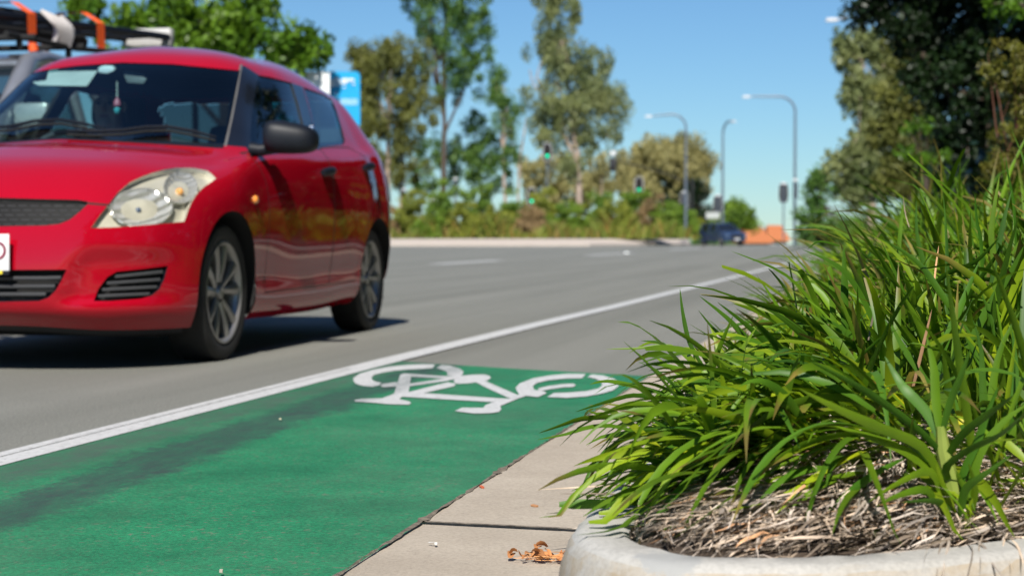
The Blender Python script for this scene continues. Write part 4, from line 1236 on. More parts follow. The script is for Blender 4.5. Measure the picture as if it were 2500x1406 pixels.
# right front plant with the bright yellow-green sheath
d = 2.285
foot = at(2335, 1308, d)
st = [([at(2348, 1308, d), at(2325, 1190, d), at(2303, 1100, d), at(2296, 1040, d)], [.008, .0115, .010, .006]), ([at(2365, 1308, d - .01), at(2352, 1240, d), at(2330, 1150, d)], [.006, .008, .004])]
plant('stemmed_plant', 'strappy plant with a bright yellow green sheath standing behind the kerb at lower right', foot, [
 ([(2305,1180),(2250,1090),(2150,1045),(2050,1000),(1950,948)], d, d-.15, 21, dict(tint=LG)),
 ([(2310,1200),(2240,1120),(2150,1075),(2040,1040)], d, d-.08, 19, dict(tint=LG)),
 ([(2300,1110),(2255,1060),(2180,1000),(2090,940),(1975,880)], d, d-.02, 20, dict(tint=BG)),
 ([(2330,1230),(2260,1120),(2215,1080),(2170,1040)], d, d-.03, 17, dict(tint=BG)),
 ([(2300,1080),(2265,1010),(2210,950),(2195,930),(2160,870)], d, d+.04, 22, dict(tint=BG)),
 ([(2296,1060),(2285,980),(2280,900),(2262,820)], d, d+.02, 21, dict(tint=MG)),
 ([(2300,1060),(2320,980),(2345,920),(2370,850)], d, d-.04, 20, dict(tint=BG)),
 ([(2310,1120),(2350,1060),(2420,1005),(2475,965)], d, d-.10, 19, dict(tint=DG)),
 ([(2320,1180),(2310,1140),(2370,1095),(2440,1062),(2500,1010)], d, d-.12, 19, dict(tint=DG)),
 ([(2335,1240),(2350,1160),(2385,1080),(2420,985),(2440,940)], d, d-.05, 20, dict(tint=BG)),
 ([(2350,1290),(2370,1200),(2395,1100),(2460,1020),(2520,980)], d, d-.05, 19, dict(tint=MG)),
 ([(2345,1300),(2300,1210),(2270,1150),(2190,1180),(2120,1225)], d, d-.10, 17, dict(tint=LG)),
 ([(2340,1300),(2290,1235),(2260,1195),(2190,1210),(2140,1235)], d, d-.12, 17, dict(tint=MG)),
 ([(2345,1300),(2310,1240),(2275,1222),(2200,1226)], d, d-.12, 15, dict(tint=BG)),
 ([(2350,1300),(2372,1240),(2380,1190),(2365,1130)], d, d-.06, 15, dict(tint=LG)),
 ([(2345,1305),(2320,1230),(2300,1180),(2285,1130)], d-.02, d-.04, 16, dict(tint=YG)),
 ([(2352,1305),(2347,1240),(2360,1190),(2400,1160),(2470,1110)], d-.02, d-.1, 17, dict(tint=DG)),
 ([(2360,1305),(2365,1250),(2375,1215)], d-.03, d-.05, 12, dict(tint=YG)),
], st, [([(2420,1285),(2380,1300),(2300,1320),(2240,1335)], d-.04, d-.1, 8), ([(2340,1310),(2300,1325),(2290,1370),(2288,1412)], d-.06, d-.235, 7), ([(2360,1310),(2400,1330),(2420,1370),(2450,1410)], d-.06, d-.21, 6), ([(2440,1300),(2480,1325),(2500,1380)], d-.04, d-.17, 6), ([(2300,1320),(2250,1342),(2180,1355),(2075,1372)], d-.08, d-.19, 7), ([(2290,1325),(2240,1345),(2150,1352),(2090,1362)], d-.09, d-.17, 9), ([(2320,1310),(2312,1350),(2300,1412)], d-.07, d-.235, 11), ([(2360,1315),(2375,1345),(2360,1412)], d-.07, d-.23, 6), ([(2400,1305),(2390,1340),(2400,1390)], d-.05, d-.21, 4), ([(2460,1300),(2450,1335),(2475,1395)], d-.03, d-.18, 4), ([(2330,1315),(2270,1330),(2255,1380)], d-.08, d-.235, 5)])

# long blade leaning out over the litter
d = 2.20
plant('leaning_blade_plant', 'small shoot of two long dull green blades rising out of the leaf litter', at(1955, 1350, d), [
 ([(1955,1350),(2000,1290),(2060,1220),(2130,1160),(2215,1115)], d, d+.10, 22, dict(tint=BG)),
 ([(1975,1348),(2040,1280),(2100,1235),(2160,1195)], d, d+.10, 18, dict(tint=DG)),
 ([(1985,1345),(2010,1310),(2050,1280)], d, d+.05, 12, dict(tint=MG)),
])
# right-hand shoots
d = 2.55
plant('broad_leaf_plant', 'broad bluish leaves fanning out at the far right behind the yellow green sheath', at(2420, 1270, d), [
 ([(2415,1270),(2420,1180),(2440,1100),(2480,1020),(2540,940)], d, d-.05, 22, dict(tint=BG)),
 ([(2420,1270),(2430,1150),(2470,1060),(2560,980)], d, d-.05, 21, dict(tint=MG)),
 ([(2410,1270),(2395,1200),(2370,1150)], d, d-.03, 11, dict(tint=BG)),
 ([(2425,1270),(2415,1100),(2400,960),(2395,850),(2375,780)], d, d, 20, dict(tint=DG)),
 ([(2430,1260),(2450,1150),(2470,1000),(2480,900),(2470,800)], d, d, 22, dict(tint=BG)),
 ([(2425,1265),(2440,1130),(2420,1000),(2440,860),(2490,760)], d, d, 21, dict(tint=MG)),
 ([(2400,1065),(2440,1070),(2480,1100),(2530,1150)], d-.15, d-.2, 18, dict(tint=YG)),
 ([(2430,1260),(2400,1130),(2350,1040),(2330,960)], d, d, 18, dict(tint=BG)),
])
# left plant: pale stalk with arching leaves over the gutter
d = 2.72
foot = at(1770, 1125, d)
st = [([at(1772, 1125, d), at(1760, 1070, d), at(1752, 1010, d), at(1745, 965, d)], [.008, .010, .009, .005]), ([at(1765, 1125, d), at(1740, 1085, d), at(1715, 1050, d), at(1690, 1012, d)], [.005, .006, .005, .004])]
plant('arching_plant', 'plant with a pale stalk and long leaves arching left over the gutter', foot, [
 ([(1765,1120),(1720,1062),(1680,1015),(1620,1008),(1540,1012)], d, d-.06, 15, dict(tint=LG)),
 ([(1585,1030),(1500,1018),(1420,1022),(1370,1038),(1315,1057)], d-.02, d-.10, 16, dict(tint=LG)),
 ([(1580,1062),(1500,1040),(1440,1042),(1380,1060),(1312,1073)], d-.02, d-.12, 11, dict(tint=MG)),
 ([(1765,1120),(1700,1095),(1650,1090),(1560,1120),(1470,1165),(1395,1198)], d-.02, d-.10, 15, dict(tint=MG)),
 ([(1660,1080),(1560,1065),(1490,1090),(1440,1150),(1410,1215),(1365,1238)], d-.02, d-.14, 11, dict(tint=DG)),
 ([(1600,1035),(1590,1080),(1560,1130),(1540,1168)], d-.10, d-.16, 19, dict(tint=YG)),
 ([(1590,1050),(1575,1110),(1540,1170),(1500,1225)], d-.06, d-.14, 13, dict(tint=MG)),
 ([(1750,1000),(1735,950),(1745,880),(1790,770)], d, d-.03, 17, dict(tint=MG)),
 ([(1762,1000),(1760,940),(1800,870),(1846,800)], d, d-.02, 15, dict(tint=LG)),
 ([(1745,980),(1715,930),(1640,895),(1585,890)], d, d, 14, dict(tint=MG)),
 ([(1765,1115),(1830,1060),(1880,1030),(1945,990)], d, d-.06, 16, dict(tint=BG)),
 ([(1760,1090),(1700,1110),(1640,1140),(1570,1190),(1530,1240)], d-.03, d-.12, 14, dict(tint=MG)),
 ([(1760,1110),(1700,1120),(1640,1160),(1600,1210),(1570,1290)], d-.04, d-.16, 15, dict(tint=DG)),
 ([(1765,1120),(1720,1150),(1660,1190),(1600,1240),(1540,1265),(1460,1297)], d-.06, d-.26, 17, dict(tint=LG)),
 ([(1790,1130),(1750,1160),(1700,1200),(1650,1240),(1570,1300)], d-.08, d-.25, 18, dict(tint=YG)),
 ([(1900,1110),(1830,1120),(1760,1160),(1700,1210),(1670,1270)], d-.05, d-.22, 17, dict(tint=YG)),
 ([(1800,1110),(1730,1110),(1650,1150),(1570,1230),(1480,1290)], d-.05, d-.22, 14, dict(tint=DG)),
 ([(1640,1060),(1570,1070),(1510,1120),(1475,1190)], d-.05, d-.12, 12, dict(tint=MG)),
 ([(1620,990),(1540,985),(1470,1010),(1430,1000)], d, d-.05, 12, dict(tint=LG)),
 ([(1620,960),(1540,940),(1480,930),(1440,938)], d+.05, d, 12, dict(tint=MG)),
 ([(1650,985),(1560,965),(1500,975),(1405,1005)], d+.02, d-.06, 11, dict(tint=DG)),
 ([(1720,1000),(1650,960),(1580,935),(1510,945)], d+.05, d, 13, dict(tint=LG)),
], st, [([(1700,1230),(1600,1190),(1500,1185),(1310,1195)], d-.15, d-.25, 5), ([(1650,1260),(1560,1215),(1480,1205),(1365,1205)], d-.2, d-.28, 4), ([(1640,1270),(1560,1260),(1480,1280),(1390,1290)], d-.2, d-.3, 5), ([(1640,1280),(1560,1275),(1500,1290),(1450,1300)], d-.2, d-.3, 6), ([(1800,1010),(1850,1050),(1920,1100)], d-.05, d-.12, 4)])
# blades standing against the road behind
d = 3.1
plant('upright_plant', 'dark green blades standing up against the grey road left of the bed', at(1860, 1010, d), [
 ([(1720,900),(1685,840),(1668,770),(1660,705)], d, d, 13, dict(tint=DG)),
 ([(1900,990),(1850,870),(1790,790),(1708,723)], d, d-.05, 17, dict(tint=DG)),
 ([(1960,990),(1900,870),(1830,800),(1752,738)], d, d-.05, 18, dict(tint=DG)),
 ([(1860,980),(1800,860),(1740,800),(1705,757)], d, d, 14, dict(tint=DG)),
 ([(2000,960),(1950,840),(1900,750),(1848,672)], d, d, 18, dict(tint=MG)),
 ([(2080,900),(2010,780),(1960,710),(1900,660),(1785,613)], d, d-.1, 16, dict(tint=MG)),
 ([(1980,860),(1930,800),(1850,760),(1788,740)], d+.1, d, 18, dict(tint=LG)),
 ([(2010,800),(1985,720),(1960,670),(1950,660)], d+.1, d, 20, dict(tint=MG, cutend=True)),
 ([(1960,790),(1920,710),(1890,670),(1875,655)], d+.2, d+.1, 8, dict(tint=DG)),
 ([(1870,870),(1930,800),(1960,735)], d-.05, d-.1, 9, dict(tint=YG)),
 ([(1940,960),(1945,880),(1955,800),(1962,735)], d, d, 14, dict(tint=DG)),
 ([(1740,960),(1700,900),(1640,845),(1560,850),(1480,852)], d, d, 9, dict(tint=LG)),
 ([(1700,880),(1640,850),(1590,835),(1535,862)], d+.5, d+.5, 11, dict(tint=LG)),
 ([(1760,990),(1700,940),(1640,900),(1583,858)], d-.1, d-.1, 13, dict(tint=LG)),
 ([(1740,950),(1660,890),(1620,840),(1565,832)], d, d, 13, dict(tint=DG)),
], None, [([(1800,910),(1760,895),(1700,905),(1640,880)], d, d, 3)])
d = 3.05
plant('tall_blade_plant', 'tall upright blades with chewed tips in the upper middle of the bed', at(2060, 900, d), [
 ([(2045,850),(2035,780),(2030,700),(2025,650)], d, d, 20, dict(tint=MG, cutend=True)),
 ([(2065,850),(2062,760),(2062,690),(2060,600)], d, d, 23, dict(tint=DG)),
 ([(2180,900),(2130,780),(2090,700),(2040,645),(1960,610)], d, d-.05, 18, dict(tint=DG)),
 ([(2050,600),(2000,590),(1970,610)], d-.02, d-.05, 6, dict(tint=DG)),
 ([(2330,1000),(2240,800),(2200,700),(2150,585)], d, d-.05, 18, dict(tint=DG)),
 ([(2400,870),(2300,720),(2240,640),(2155,584)], d-.2, d-.15, 17, dict(tint=DG)),
 ([(2290,800),(2270,700),(2240,580),(2237,490)], d+.5, d+.5, 16, dict(tint=DG)),
 ([(2190,700),(2195,600),(2205,500),(2210,490)], d+.7, d+.7, 14, dict(tint=MG)),
 ([(2430,750),(2425,620),(2420,560),(2440,430)], d+.1, d+.1, 17, dict(tint=LG)),
 ([(2400,700),(2395,590),(2385,540),(2380,470)], d+.3, d+.3, 16, dict(tint=BG)),
 ([(2420,690),(2440,590),(2455,520),(2470,465)], d+.1, d+.1, 15, dict(tint=DG)),
 ([(2480,600),(2475,500),(2460,420),(2455,380)], d+.2, d+.2, 12, dict(tint=BG)),
 ([(2330,780),(2380,700),(2440,610),(2430,590)], d+.1, d, 16, dict(tint=DG)),
 ([(2240,730),(2310,670),(2380,640),(2440,580)], d, d-.1, 17, dict(tint=DG)),
 ([(2360,850),(2420,740),(2470,660),(2500,600)], d-.2, d-.25, 20, dict(tint=DG)),
 ([(2130,940),(2200,860),(2280,850),(2360,880)], d-.2, d-.25, 16, dict(tint=MG)),
 ([(2400,830),(2430,760),(2360,690),(2310,670)], d-.1, d-.05, 13, dict(tint=YG)),
 ([(2300,980),(2240,900),(2200,840),(2170,780)], d-.3, d-.3, 17, dict(tint=DG)),
 ([(2290,960),(2300,860),(2340,760),(2390,640)], d-.2, d-.2, 20, dict(tint=BG)),
 ([(2200,960),(2140,900),(2080,820),(2000,770)], d-.15, d-.2, 17, dict(tint=DG)),
 ([(2150,1000),(2100,930),(2060,880),(1975,860)], d-.25, d-.3, 16, dict(tint=BG)),
 ([(2250,850),(2245,770),(2250,730),(2275,700)], d-.1, d-.1, 18, dict(tint=YG)),
], None, [([(2225,960),(2245,880),(2275,755)], d-.3, d-.3, 8), ([(2120,830),(2130,780),(2147,715)], d-.1, d-.1, 5), ([(2280,700),(2285,650),(2292,600)], d+.2, d+.2, 6), ([(2220,555),(2210,520),(2205,478)], d+.6, d+.6, 6)])
d = 2.62
plant('hanging_dead_plant', 'clump whose dead brown leaves hang down over the litter mound', at(2010, 1060, d), [
 ([(2010,990),(1960,940),(1900,905),(1850,880)], d, d-.1, 15, dict(tint=MG)),
 ([(2030,1000),(2000,930),(1950,880),(1900,850)], d, d, 16, dict(tint=MG)),
 ([(1990,970),(1960,1010),(1930,1040)], d-.1, d-.15, 17, dict(tint=LG)),
 ([(1890,1040),(1900,1100),(1905,1180)], d-.15, d-.25, 10, dict(tint=LG)),
 ([(2060,1090),(2130,1060),(2180,1040)], d-.1, d-.1, 14, dict(tint=LG)),
], None, [([(2012,985),(1995,1060),(1975,1150),(1945,1190)], d-.1, d-.2, 6), ([(2015,985),(2010,1060),(2008,1150),(2008,1190)], d-.1, d-.2, 6), ([(2018,985),(2030,1060),(2050,1140),(2060,1145)], d-.1, d-.15, 6), ([(2022,985),(2050,1060),(2090,1110),(2125,1150)], d-.1, d-.2, 7),
 ([(2010,985),(1990,1050),(1970,1110),(1955,1180)], d-.12, d-.22, 5), ([(2020,1000),(2030,1080),(2038,1140),(2045,1160)], d-.1, d-.18, 5), ([(2000,1000),(1985,1090),(1985,1150),(1965,1220)], d-.12, d-.22, 7), ([(2024,1000),(2032,1050),(2035,1120),(2040,1150)], d-.12, d-.2, 6), ([(2005,1040),(1950,1080),(1890,1110)], d-.12, d-.16, 5), ([(1990,1125),(1940,1140),(1900,1180),(1850,1240)], d-.2, d-.3, 14), ([(2015,1060),(2060,1070),(2110,1120)], d-.12, d-.16, 5)])

# ---- small things lying about
bl = Blades(); pile = at(1330, 1362, 2.73); pc = gnd(1330, 1368, .010)
for k in range(22):
    a = rng.uniform(0, 2 * PI); L = rng.uniform(.012, .025)
    c0 = np.array((pc.x + rng.normal(0, .020), pc.y + rng.normal(0, .010), .012 + abs(rng.normal(0, .008))))
    d_ = np.array((math.cos(a), math.sin(a), rng.uniform(-.3, .9)))
    P = c0 + d_ * np.linspace(-.5, .5, 6)[:, None] * L; P[:, 2] = np.maximum(P[:, 2] + .006 * np.cos(np.linspace(-1.5, 1.5, 6)), .011)
    bl.add(P, rng.uniform(.009, .017), np.array((1.05, .55, .28)) * rng.uniform(.5, 1.3), fold=.5, twist=rng.normal(0, .8))
for k in range(26):
    a = rng.normal(0.1, .5) + (PI if k % 2 else 0); L = rng.uniform(.02, .06)
    c0 = np.array((pc.x + rng.normal(0, .018), pc.y + rng.normal(0, .012), .013 + rng.uniform(0, .008)))
    P = c0 + np.array((math.cos(a), math.sin(a), 0)) * np.linspace(-.5, .5, 5)[:, None] * L
    bl.add(P, .0012, np.array((1.5, .9, .5)) * rng.uniform(.5, 1.2), thin=True, side=(0, 0, 1))
tag(bl.build('dry_leaf_pile', m_dry), 'little heap of curled orange dry leaves in the gutter by the kerb', 'leaf pile')
def crumb(name, px, py, size, col, label, cat):
    g = gnd(px, py, .009); mb = MB()
    mb.box((g.x, g.y, .0125), size, rot=(rng.normal(0, .15), rng.normal(0, .15), rng.uniform(0, 3)))
    tag(mb.build(name, simple(name + '_stuff', col, .7), sm=False), label, cat)
mb = MB(); g = gnd(1060, 1330, .009)
mb.add([(g.x - .010, g.y + .004, .0135), (g.x + .006, g.y - .002, .0145), (g.x + .008, g.y - .012, .012), (g.x + .004, g.y - .013, .0125), (g.x + .002, g.y - .006, .015), (g.x - .011, g.y, .013)], [(0, 1, 2, 3, 4, 5)])
tag(mb.build('paper_scrap', simple('white_scrap', (.7, .7, .66), .6), sm=False, fix=False), 'tiny white scrap of paper on the concrete gutter slab', 'litter')
for nm, px_, py_, sz, col, lab in (('fallen_leaf', 1176, 1192, (.016, .006, .003), (.45, .10, .04), 'small red brown leaf lying on the seam of green lane and gutter'),
        ('pebble', 684, 1025, (.006, .005, .004), (.55, .50, .35), 'pale yellow pebble on the green lane near the dark tyre mark'),
        ('pebble', 540, 1398, (.006, .005, .004), (.45, .38, .32), 'pinkish pebble at the bottom edge of the green lane'),
        ('fallen_leaf', 1305, 1238, (.014, .007, .003), (.40, .20, .09), 'brown leaf fragment alone on the concrete gutter')):
    crumb(nm, px_, py_, sz, col, lab, 'pebble' if nm == 'pebble' else 'leaf')

bl = Blades()
for pts, dd in (([(2318, 1022), (2335, 1012), (2352, 1016), (2370, 1024)], 2.5), ([(2322, 1034), (2345, 1026), (2366, 1034)], 2.49), ([(2336, 1040), (2338, 1022), (2350, 1006)], 2.5)):
    px_leaf(bl, pts, dd, dd - .01, 20, (6.5, 3.0, 2.0), m=8)
tag(bl.build('yellow_leaf', m_leaf), 'small crumpled bright yellow leaf caught among the green blades at right', 'leaf')
# ------------------------------------------------------------------ the driver
m_skin = simple('skin', (0.42, 0.24, 0.17), 0.55, var=.08)
m_hair = simple('dark_hair', (0.018, 0.012, 0.009), 0.5, var=.3)
m_shirt = simple('dark_top', (0.035, 0.03, 0.035), 0.9, var=.2)
def skin_mesh(name, verts, edges, radii, mat, parent, sub=1, extra=None):
    me = bpy.data.meshes.new(name + '_cage'); me.from_pydata([tuple(v) for v in verts], edges, [])
    o = bpy.data.objects.new(name + '_cage', me); COL.objects.link(o)
    md = o.modifiers.new('skin', 'SKIN'); md.use_smooth_shade = True
    sv_ = me.skin_vertices[0].data if len(me.skin_vertices) else None
    if sv_ is None:
        bmx = bmesh.new(); bmx.from_mesh(me); bmx.verts.layers.skin.verify(); bmx.to_mesh(me); bmx.free(); sv_ = me.skin_vertices[0].data
    for i, r_ in enumerate(radii):
        sv_[i].radius = r_ if isinstance(r_, tuple) else (r_, r_); sv_[i].use_root = (i == 0)
    sb = o.modifiers.new('sub', 'SUBSURF'); sb.levels = sub; sb.render_levels = sub
    dg = bpy.context.evaluated_depsgraph_get(); dg.update()
    m2 = bpy.data.meshes.new_from_object(o.evaluated_get(dg)); m2.name = name
    bpy.data.objects.remove(o); bpy.data.meshes.remove(me)
    m2.materials.clear(); smooth(m2)
    return link(name, m2, parent, [mat])
hd = cabin(256, 258, 2.02)                      # centre of the face
x0 = hd.x
drv = thing('person', 'driver with dark hair and dark top behind the wheel of the red hatchback', 'person', CM @ Vector((x0, 2.1, .50)), CAR_YAW)
def L_(x, y, z): return Vector((x, y - 2.1, z - .50))
hz = hd.z
V_ = [L_(0, 2.14, .62), L_(0, 2.18, .80), L_(0, 2.17, 1.00), L_(0, 2.12, hz - .16), L_(0, 2.09, hz - .10), L_(0, 2.07, hz - .01), L_(0, 2.10, hz + .07), L_(0, 2.00, hz - .085),   # pelvis, belly, chest, neck, jaw base, face, crown, chin
      L_(.17, 2.15, 1.02), L_(.24, 2.00, .86), L_(.17, 1.80, .92), L_(-.17, 2.15, 1.02), L_(-.25, 2.00, .88), L_(-.19, 1.80, .95),
      L_(.09, 1.85, .60), L_(.10, 1.50, .52), L_(-.09, 1.85, .60), L_(-.10, 1.50, .52)]
E_ = [(0, 1), (1, 2), (2, 3), (3, 4), (4, 5), (5, 6), (4, 7), (2, 8), (8, 9), (9, 10), (2, 11), (11, 12), (12, 13), (0, 14), (14, 15), (0, 16), (16, 17)]
R_ = [(.15, .11), (.14, .10), (.15, .10), .052, .058, .078, .082, .030, .058, .044, .030, .058, .044, .030, .075, .055, .075, .055]
# hands: palm plus five unequal, bent fingers closing over the rim
def hand(base, s_):
    n0 = len(V_); palm = base + Vector((0, -.075, .035)); V_.append(palm); E_.append((10 if s_ > 0 else 13, n0)); R_.append((.036, .018))
    for k, ln in enumerate((.072, .082, .078, .062)):
        off = Vector(((k - 1.5) * .020, -.030, .012)); q = palm + off
        a = len(V_); V_.extend([q, q + Vector((0, -.45 * ln, .15 * ln)), q + Vector((0, -.75 * ln, -.20 * ln)), q + Vector((0, -.70 * ln, -.55 * ln))])
        E_.extend([(n0, a), (a, a + 1), (a + 1, a + 2), (a + 2, a + 3)]); R_.extend([.010, .009, .0085, .007])
    a = len(V_); q = palm + Vector((-.030 * s_, -.005, 0)); V_.extend([q, q + Vector((-.025 * s_, -.025, .005)), q + Vector((-.022 * s_, -.050, -.012))])
    E_.extend([(n0, a), (a, a + 1), (a + 1, a + 2)]); R_.extend([.012, .010, .008])
hand(V_[10], 1); hand(V_[13], -1)
bd = skin_mesh('body', V_, E_, R_, m_skin, drv)
# face: nose, brows, eyes, mouth, ears joined to the body's surface as parts of the look
fc = L_(0, 2.0, hz)
MB().tube([fc + Vector((0, .015, .02)), fc + Vector((0, -.008, -.02)), fc + Vector((0, .01, -.03))], [.008, .014, .008], 8).build('nose', m_skin, bd)
for s_ in (1, -1):
    e = MB().lathe([(.001, -.011), (.008, -.008), (.011, 0), (.008, .008), (.001, .011)], 10, 'y'); e.v = [(x + s_ * .031, y + fc.y + .012, z + fc.z + .012) for x, y, z in e.v]; e.build('eye', m_hair, bd)
    MB().tube([fc + Vector((s_ * .05, .016, .030)), fc + Vector((s_ * .032, .006, .034)), fc + Vector((s_ * .014, .008, .030))], .004, 6).build('eyebrow', m_hair, bd)
    MB().tube([fc + Vector((s_ * .078, .075, .02)), fc + Vector((s_ * .084, .08, -.005)), fc + Vector((s_ * .076, .075, -.03))], [.010, .013, .009], 8).build('ear', m_skin, bd)
MB().tube([fc + Vector((-.022, .012, -.055)), fc + Vector((0, .004, -.053)), fc + Vector((.022, .012, -.055))], .005, 6).build('mouth', simple('lips', (.30, .10, .09), .5), bd)
skin_mesh('hair', [L_(0, 2.13, hz + .085), L_(0, 2.17, hz + .03), L_(0, 2.18, hz - .08), L_(0, 2.17, hz - .17), L_(.075, 2.10, hz + .02), L_(.085, 2.11, hz - .10), L_(-.075, 2.10, hz + .02), L_(-.085, 2.11, hz - .10)],
          [(0, 1), (1, 2), (2, 3), (0, 4), (4, 5), (0, 6), (6, 7)], [(.085, .06), .085, .075, .05, .035, .028, .035, .028], m_hair, drv)
skin_mesh('top', [V_[0], V_[1], V_[2], V_[2] + Vector((0, -.01, .08)), V_[8], V_[9], V_[9].lerp(V_[10], .3), V_[11], V_[12], V_[12].lerp(V_[13], .3)],
          [(0, 1), (1, 2), (2, 3), (2, 4), (4, 5), (5, 6), (2, 7), (7, 8), (8, 9)], [(.165, .122), (.152, .112), (.165, .112), .07, .07, .055, .048, .07, .055, .048], m_shirt, drv)
# ------------------------------------------------------------------ grey work ute in the next lane, with a long load on its rack
m_ute = simple('silver_grey_paint', (0.22, 0.23, 0.26), 0.3, metal=0.3, coat=0.8)
m_dglass = glass_mat('dark_window_glass', (0.20, 0.23, 0.24), 1.0, 1.5)
m_silver = simple('bright_silver', (.62, .64, .66), .3, metal=.3, coat=1)
ute = thing('work_ute', 'silver grey work ute with roof rack partly hidden behind the red hatchback', 'ute', (-6.58, 9.1, 0), math.radians(1))
def ring_loft(rings, mat, name, parent, sm=True):
    """closed loft of equal-length rings (list of lists of points)"""
    mb = MB(); n = len(rings[0]); vs = [p for r in rings for p in r]; fs = []
    for i in range(len(rings) - 1):
        for k in range(n): fs.append((i * n + k, i * n + (k + 1) % n, (i + 1) * n + (k + 1) % n, (i + 1) * n + k))
    fs.append(tuple(range(n))[::-1]); fs.append(tuple((len(rings) - 1) * n + k for k in range(n)))
    return mb.add(vs, fs).build(name, mat, parent, sm)
def side_ring(s, hw, z0, z1, tw=None, r=.06):
    tw = hw if tw is None else tw
    return [(-hw, s, z0), (-hw, s, z0 + (z1 - z0) * .55), (-tw, s, z1 - r), (-tw + r, s, z1), (tw - r, s, z1), (tw, s, z1 - r), (hw, s, z0 + (z1 - z0) * .55), (hw, s, z0)]
ring_loft([side_ring(0, .70, .45, .95, .66), side_ring(.12, .86, .40, 1.02, .78), side_ring(.8, .91, .36, 1.10, .84), side_ring(1.45, .92, .32, 1.14, .88), side_ring(2.6, .92, .32, 1.14, .90), side_ring(3.3, .92, .35, 1.14, .90)], m_ute, 'body', ute)
# cab: pillars and roof as tubes and a shell, glass between
for s_ in (1, -1):
    MB().tube([(.86 * s_, 1.25, 1.10), (.80 * s_, 1.75, 1.52), (.72 * s_, 2.12, 1.79), (.70 * s_, 2.4, 1.85), (.70 * s_, 3.1, 1.84)], [.075, .075, .07, .06, .05], 10).build('pillar', m_ute, ute)
    MB().tube([(.70 * s_, 2.75, 1.84), (.86 * s_, 2.85, 1.12)], .055, 8).build('pillar', m_ute, ute)
    MB().tube([(.70 * s_, 3.1, 1.84), (.80 * s_, 3.32, 1.5), (.86 * s_, 3.35, 1.12)], .07, 8).build('pillar', m_ute, ute)
    MB().add([(.865 * s_, 1.35, 1.13), (.87 * s_, 2.85, 1.13), (.705 * s_, 2.75, 1.80), (.725 * s_, 2.15, 1.77), (.80 * s_, 1.78, 1.5)], [(0, 1, 2, 3, 4)]).build('side_window', m_dglass, ute, sm=False)
ring_loft([[(-.70, 2.08, 1.77), (.70, 2.08, 1.77), (.70, 2.08, 1.80), (-.70, 2.08, 1.80)], [(-.71, 2.4, 1.82), (.71, 2.4, 1.82), (.66, 2.4, 1.885), (-.66, 2.4, 1.885)], [(-.71, 3.15, 1.80), (.71, 3.15, 1.80), (.66, 3.15, 1.87), (-.66, 3.15, 1.87)]], m_ute, 'roof', ute)
MB().add([(-.84, 1.27, 1.12), (.84, 1.27, 1.12), (.78, 1.75, 1.52), (.70, 2.1, 1.78), (-.70, 2.1, 1.78), (-.78, 1.75, 1.52)], [(0, 1, 2, 5), (5, 2, 3, 4)]).build('windscreen', m_dglass, ute, sm=False)
MB().box((0, 2.35, 1.0), (1.6, 2.0, .3)).box((.36, 2.5, 1.3), (.5, .16, .6)).box((-.36, 2.5, 1.3), (.5, .16, .6)).build('cabin_trim', m_in, ute, bevel=.03)
MB().box((0, 4.3, .92), (1.84, 1.9, .08)).box((.90, 4.3, 1.06), (.05, 1.9, .26)).box((-.90, 4.3, 1.06), (.05, 1.9, .26)).box((0, 5.23, 1.06), (1.84, .05, .26)).build('tray', m_plastic, ute, bevel=.01)
rk = MB()
for s_ in (1, -1):
    rk.tube([(.62 * s_, 2.2, 1.885), (.62 * s_, 2.2, 1.97)], .025); rk.tube([(.62 * s_, 3.0, 1.88), (.62 * s_, 3.0, 1.99)], .025)
    rk.tube([(.82 * s_, 5.15, .95), (.80 * s_, 5.15, 2.12)], .03)
rk.tube([(-.75, 2.2, 1.98), (.75, 2.2, 1.98)], .024); rk.tube([(-.75, 3.0, 2.0), (.75, 3.0, 2.0)], .024); rk.tube([(-.82, 5.15, 2.14), (.82, 5.15, 2.14)], .03)
for s_ in (1, -1): rk.tube([(.62 * s_, 2.0, 1.985), (.62 * s_, 3.1, 2.0), (.80 * s_, 5.2, 2.13)], .022)
rk.build('roof_rack', m_black, ute)
for s_ in (1, -1):
    for c in (.75, 4.0):
        wr = MB().lathe([(.01, .10), (.20, .11), (.23, .09), (.33, .09), (.345, .05), (.345, -.09), (.2, -.1)], 32, 'x')
        wr.v = [(x * s_ + .80 * s_, y + c, z + .345) for x, y, z in wr.v]; wr.build('wheel', m_rubber, ute)
    MB().box((.70 * s_, -.0, .80), (.30, .12, .18), taper=.9).build('headlight', m_chrome, ute, bevel=.03)
    MB().box((1.02 * s_, 1.62, 1.37), (.25, .14, .17)).tube([(.84 * s_, 1.66, 1.22), (.98 * s_, 1.62, 1.32)], .03, 6).build('door_mirror', m_silver if s_ > 0 else m_plastic, ute, bevel=.03)
MB().box((0, -.02, .72), (.9, .08, .22)).build('grille', m_black, ute, bevel=.02)
# load: bundle of long black lengths, lashed with orange straps, rag flags on it
A = at(-520, -10, 11.0); B = at(362, 102, 15.0)
dirn = (B - A).normalized(); lat = dirn.cross(Vector((0, 0, 1))).normalized(); upv = lat.cross(dirn)
ld = thing('ladder_load', 'black ladder and pipes lashed along the roof rack of the grey ute', 'ladder', A)
for k, (a, c) in enumerate(((-.20, .03), (.20, .03))):
    MB().tube([lat * a + upv * c, lat * a + upv * c + (B - A)], .034, 6).build('rail', m_plastic, ld)
for k in range(14):
    p = (B - A) * ((k + .5) / 14)
    MB().tube([p - lat * .2 + upv * .03, p + lat * .2 + upv * .03], .018, 6).build('rung', m_plastic, ld)
for k, (a, c, e) in enumerate(((-.08, -.075, .80), (.10, -.08, .74), (.0, .09, .72), (.19, -.07, .7))):
    MB().tube([lat * a + upv * c, lat * a + upv * c + (B - A) * e], .034, 8).build('pipe', m_black, ld)
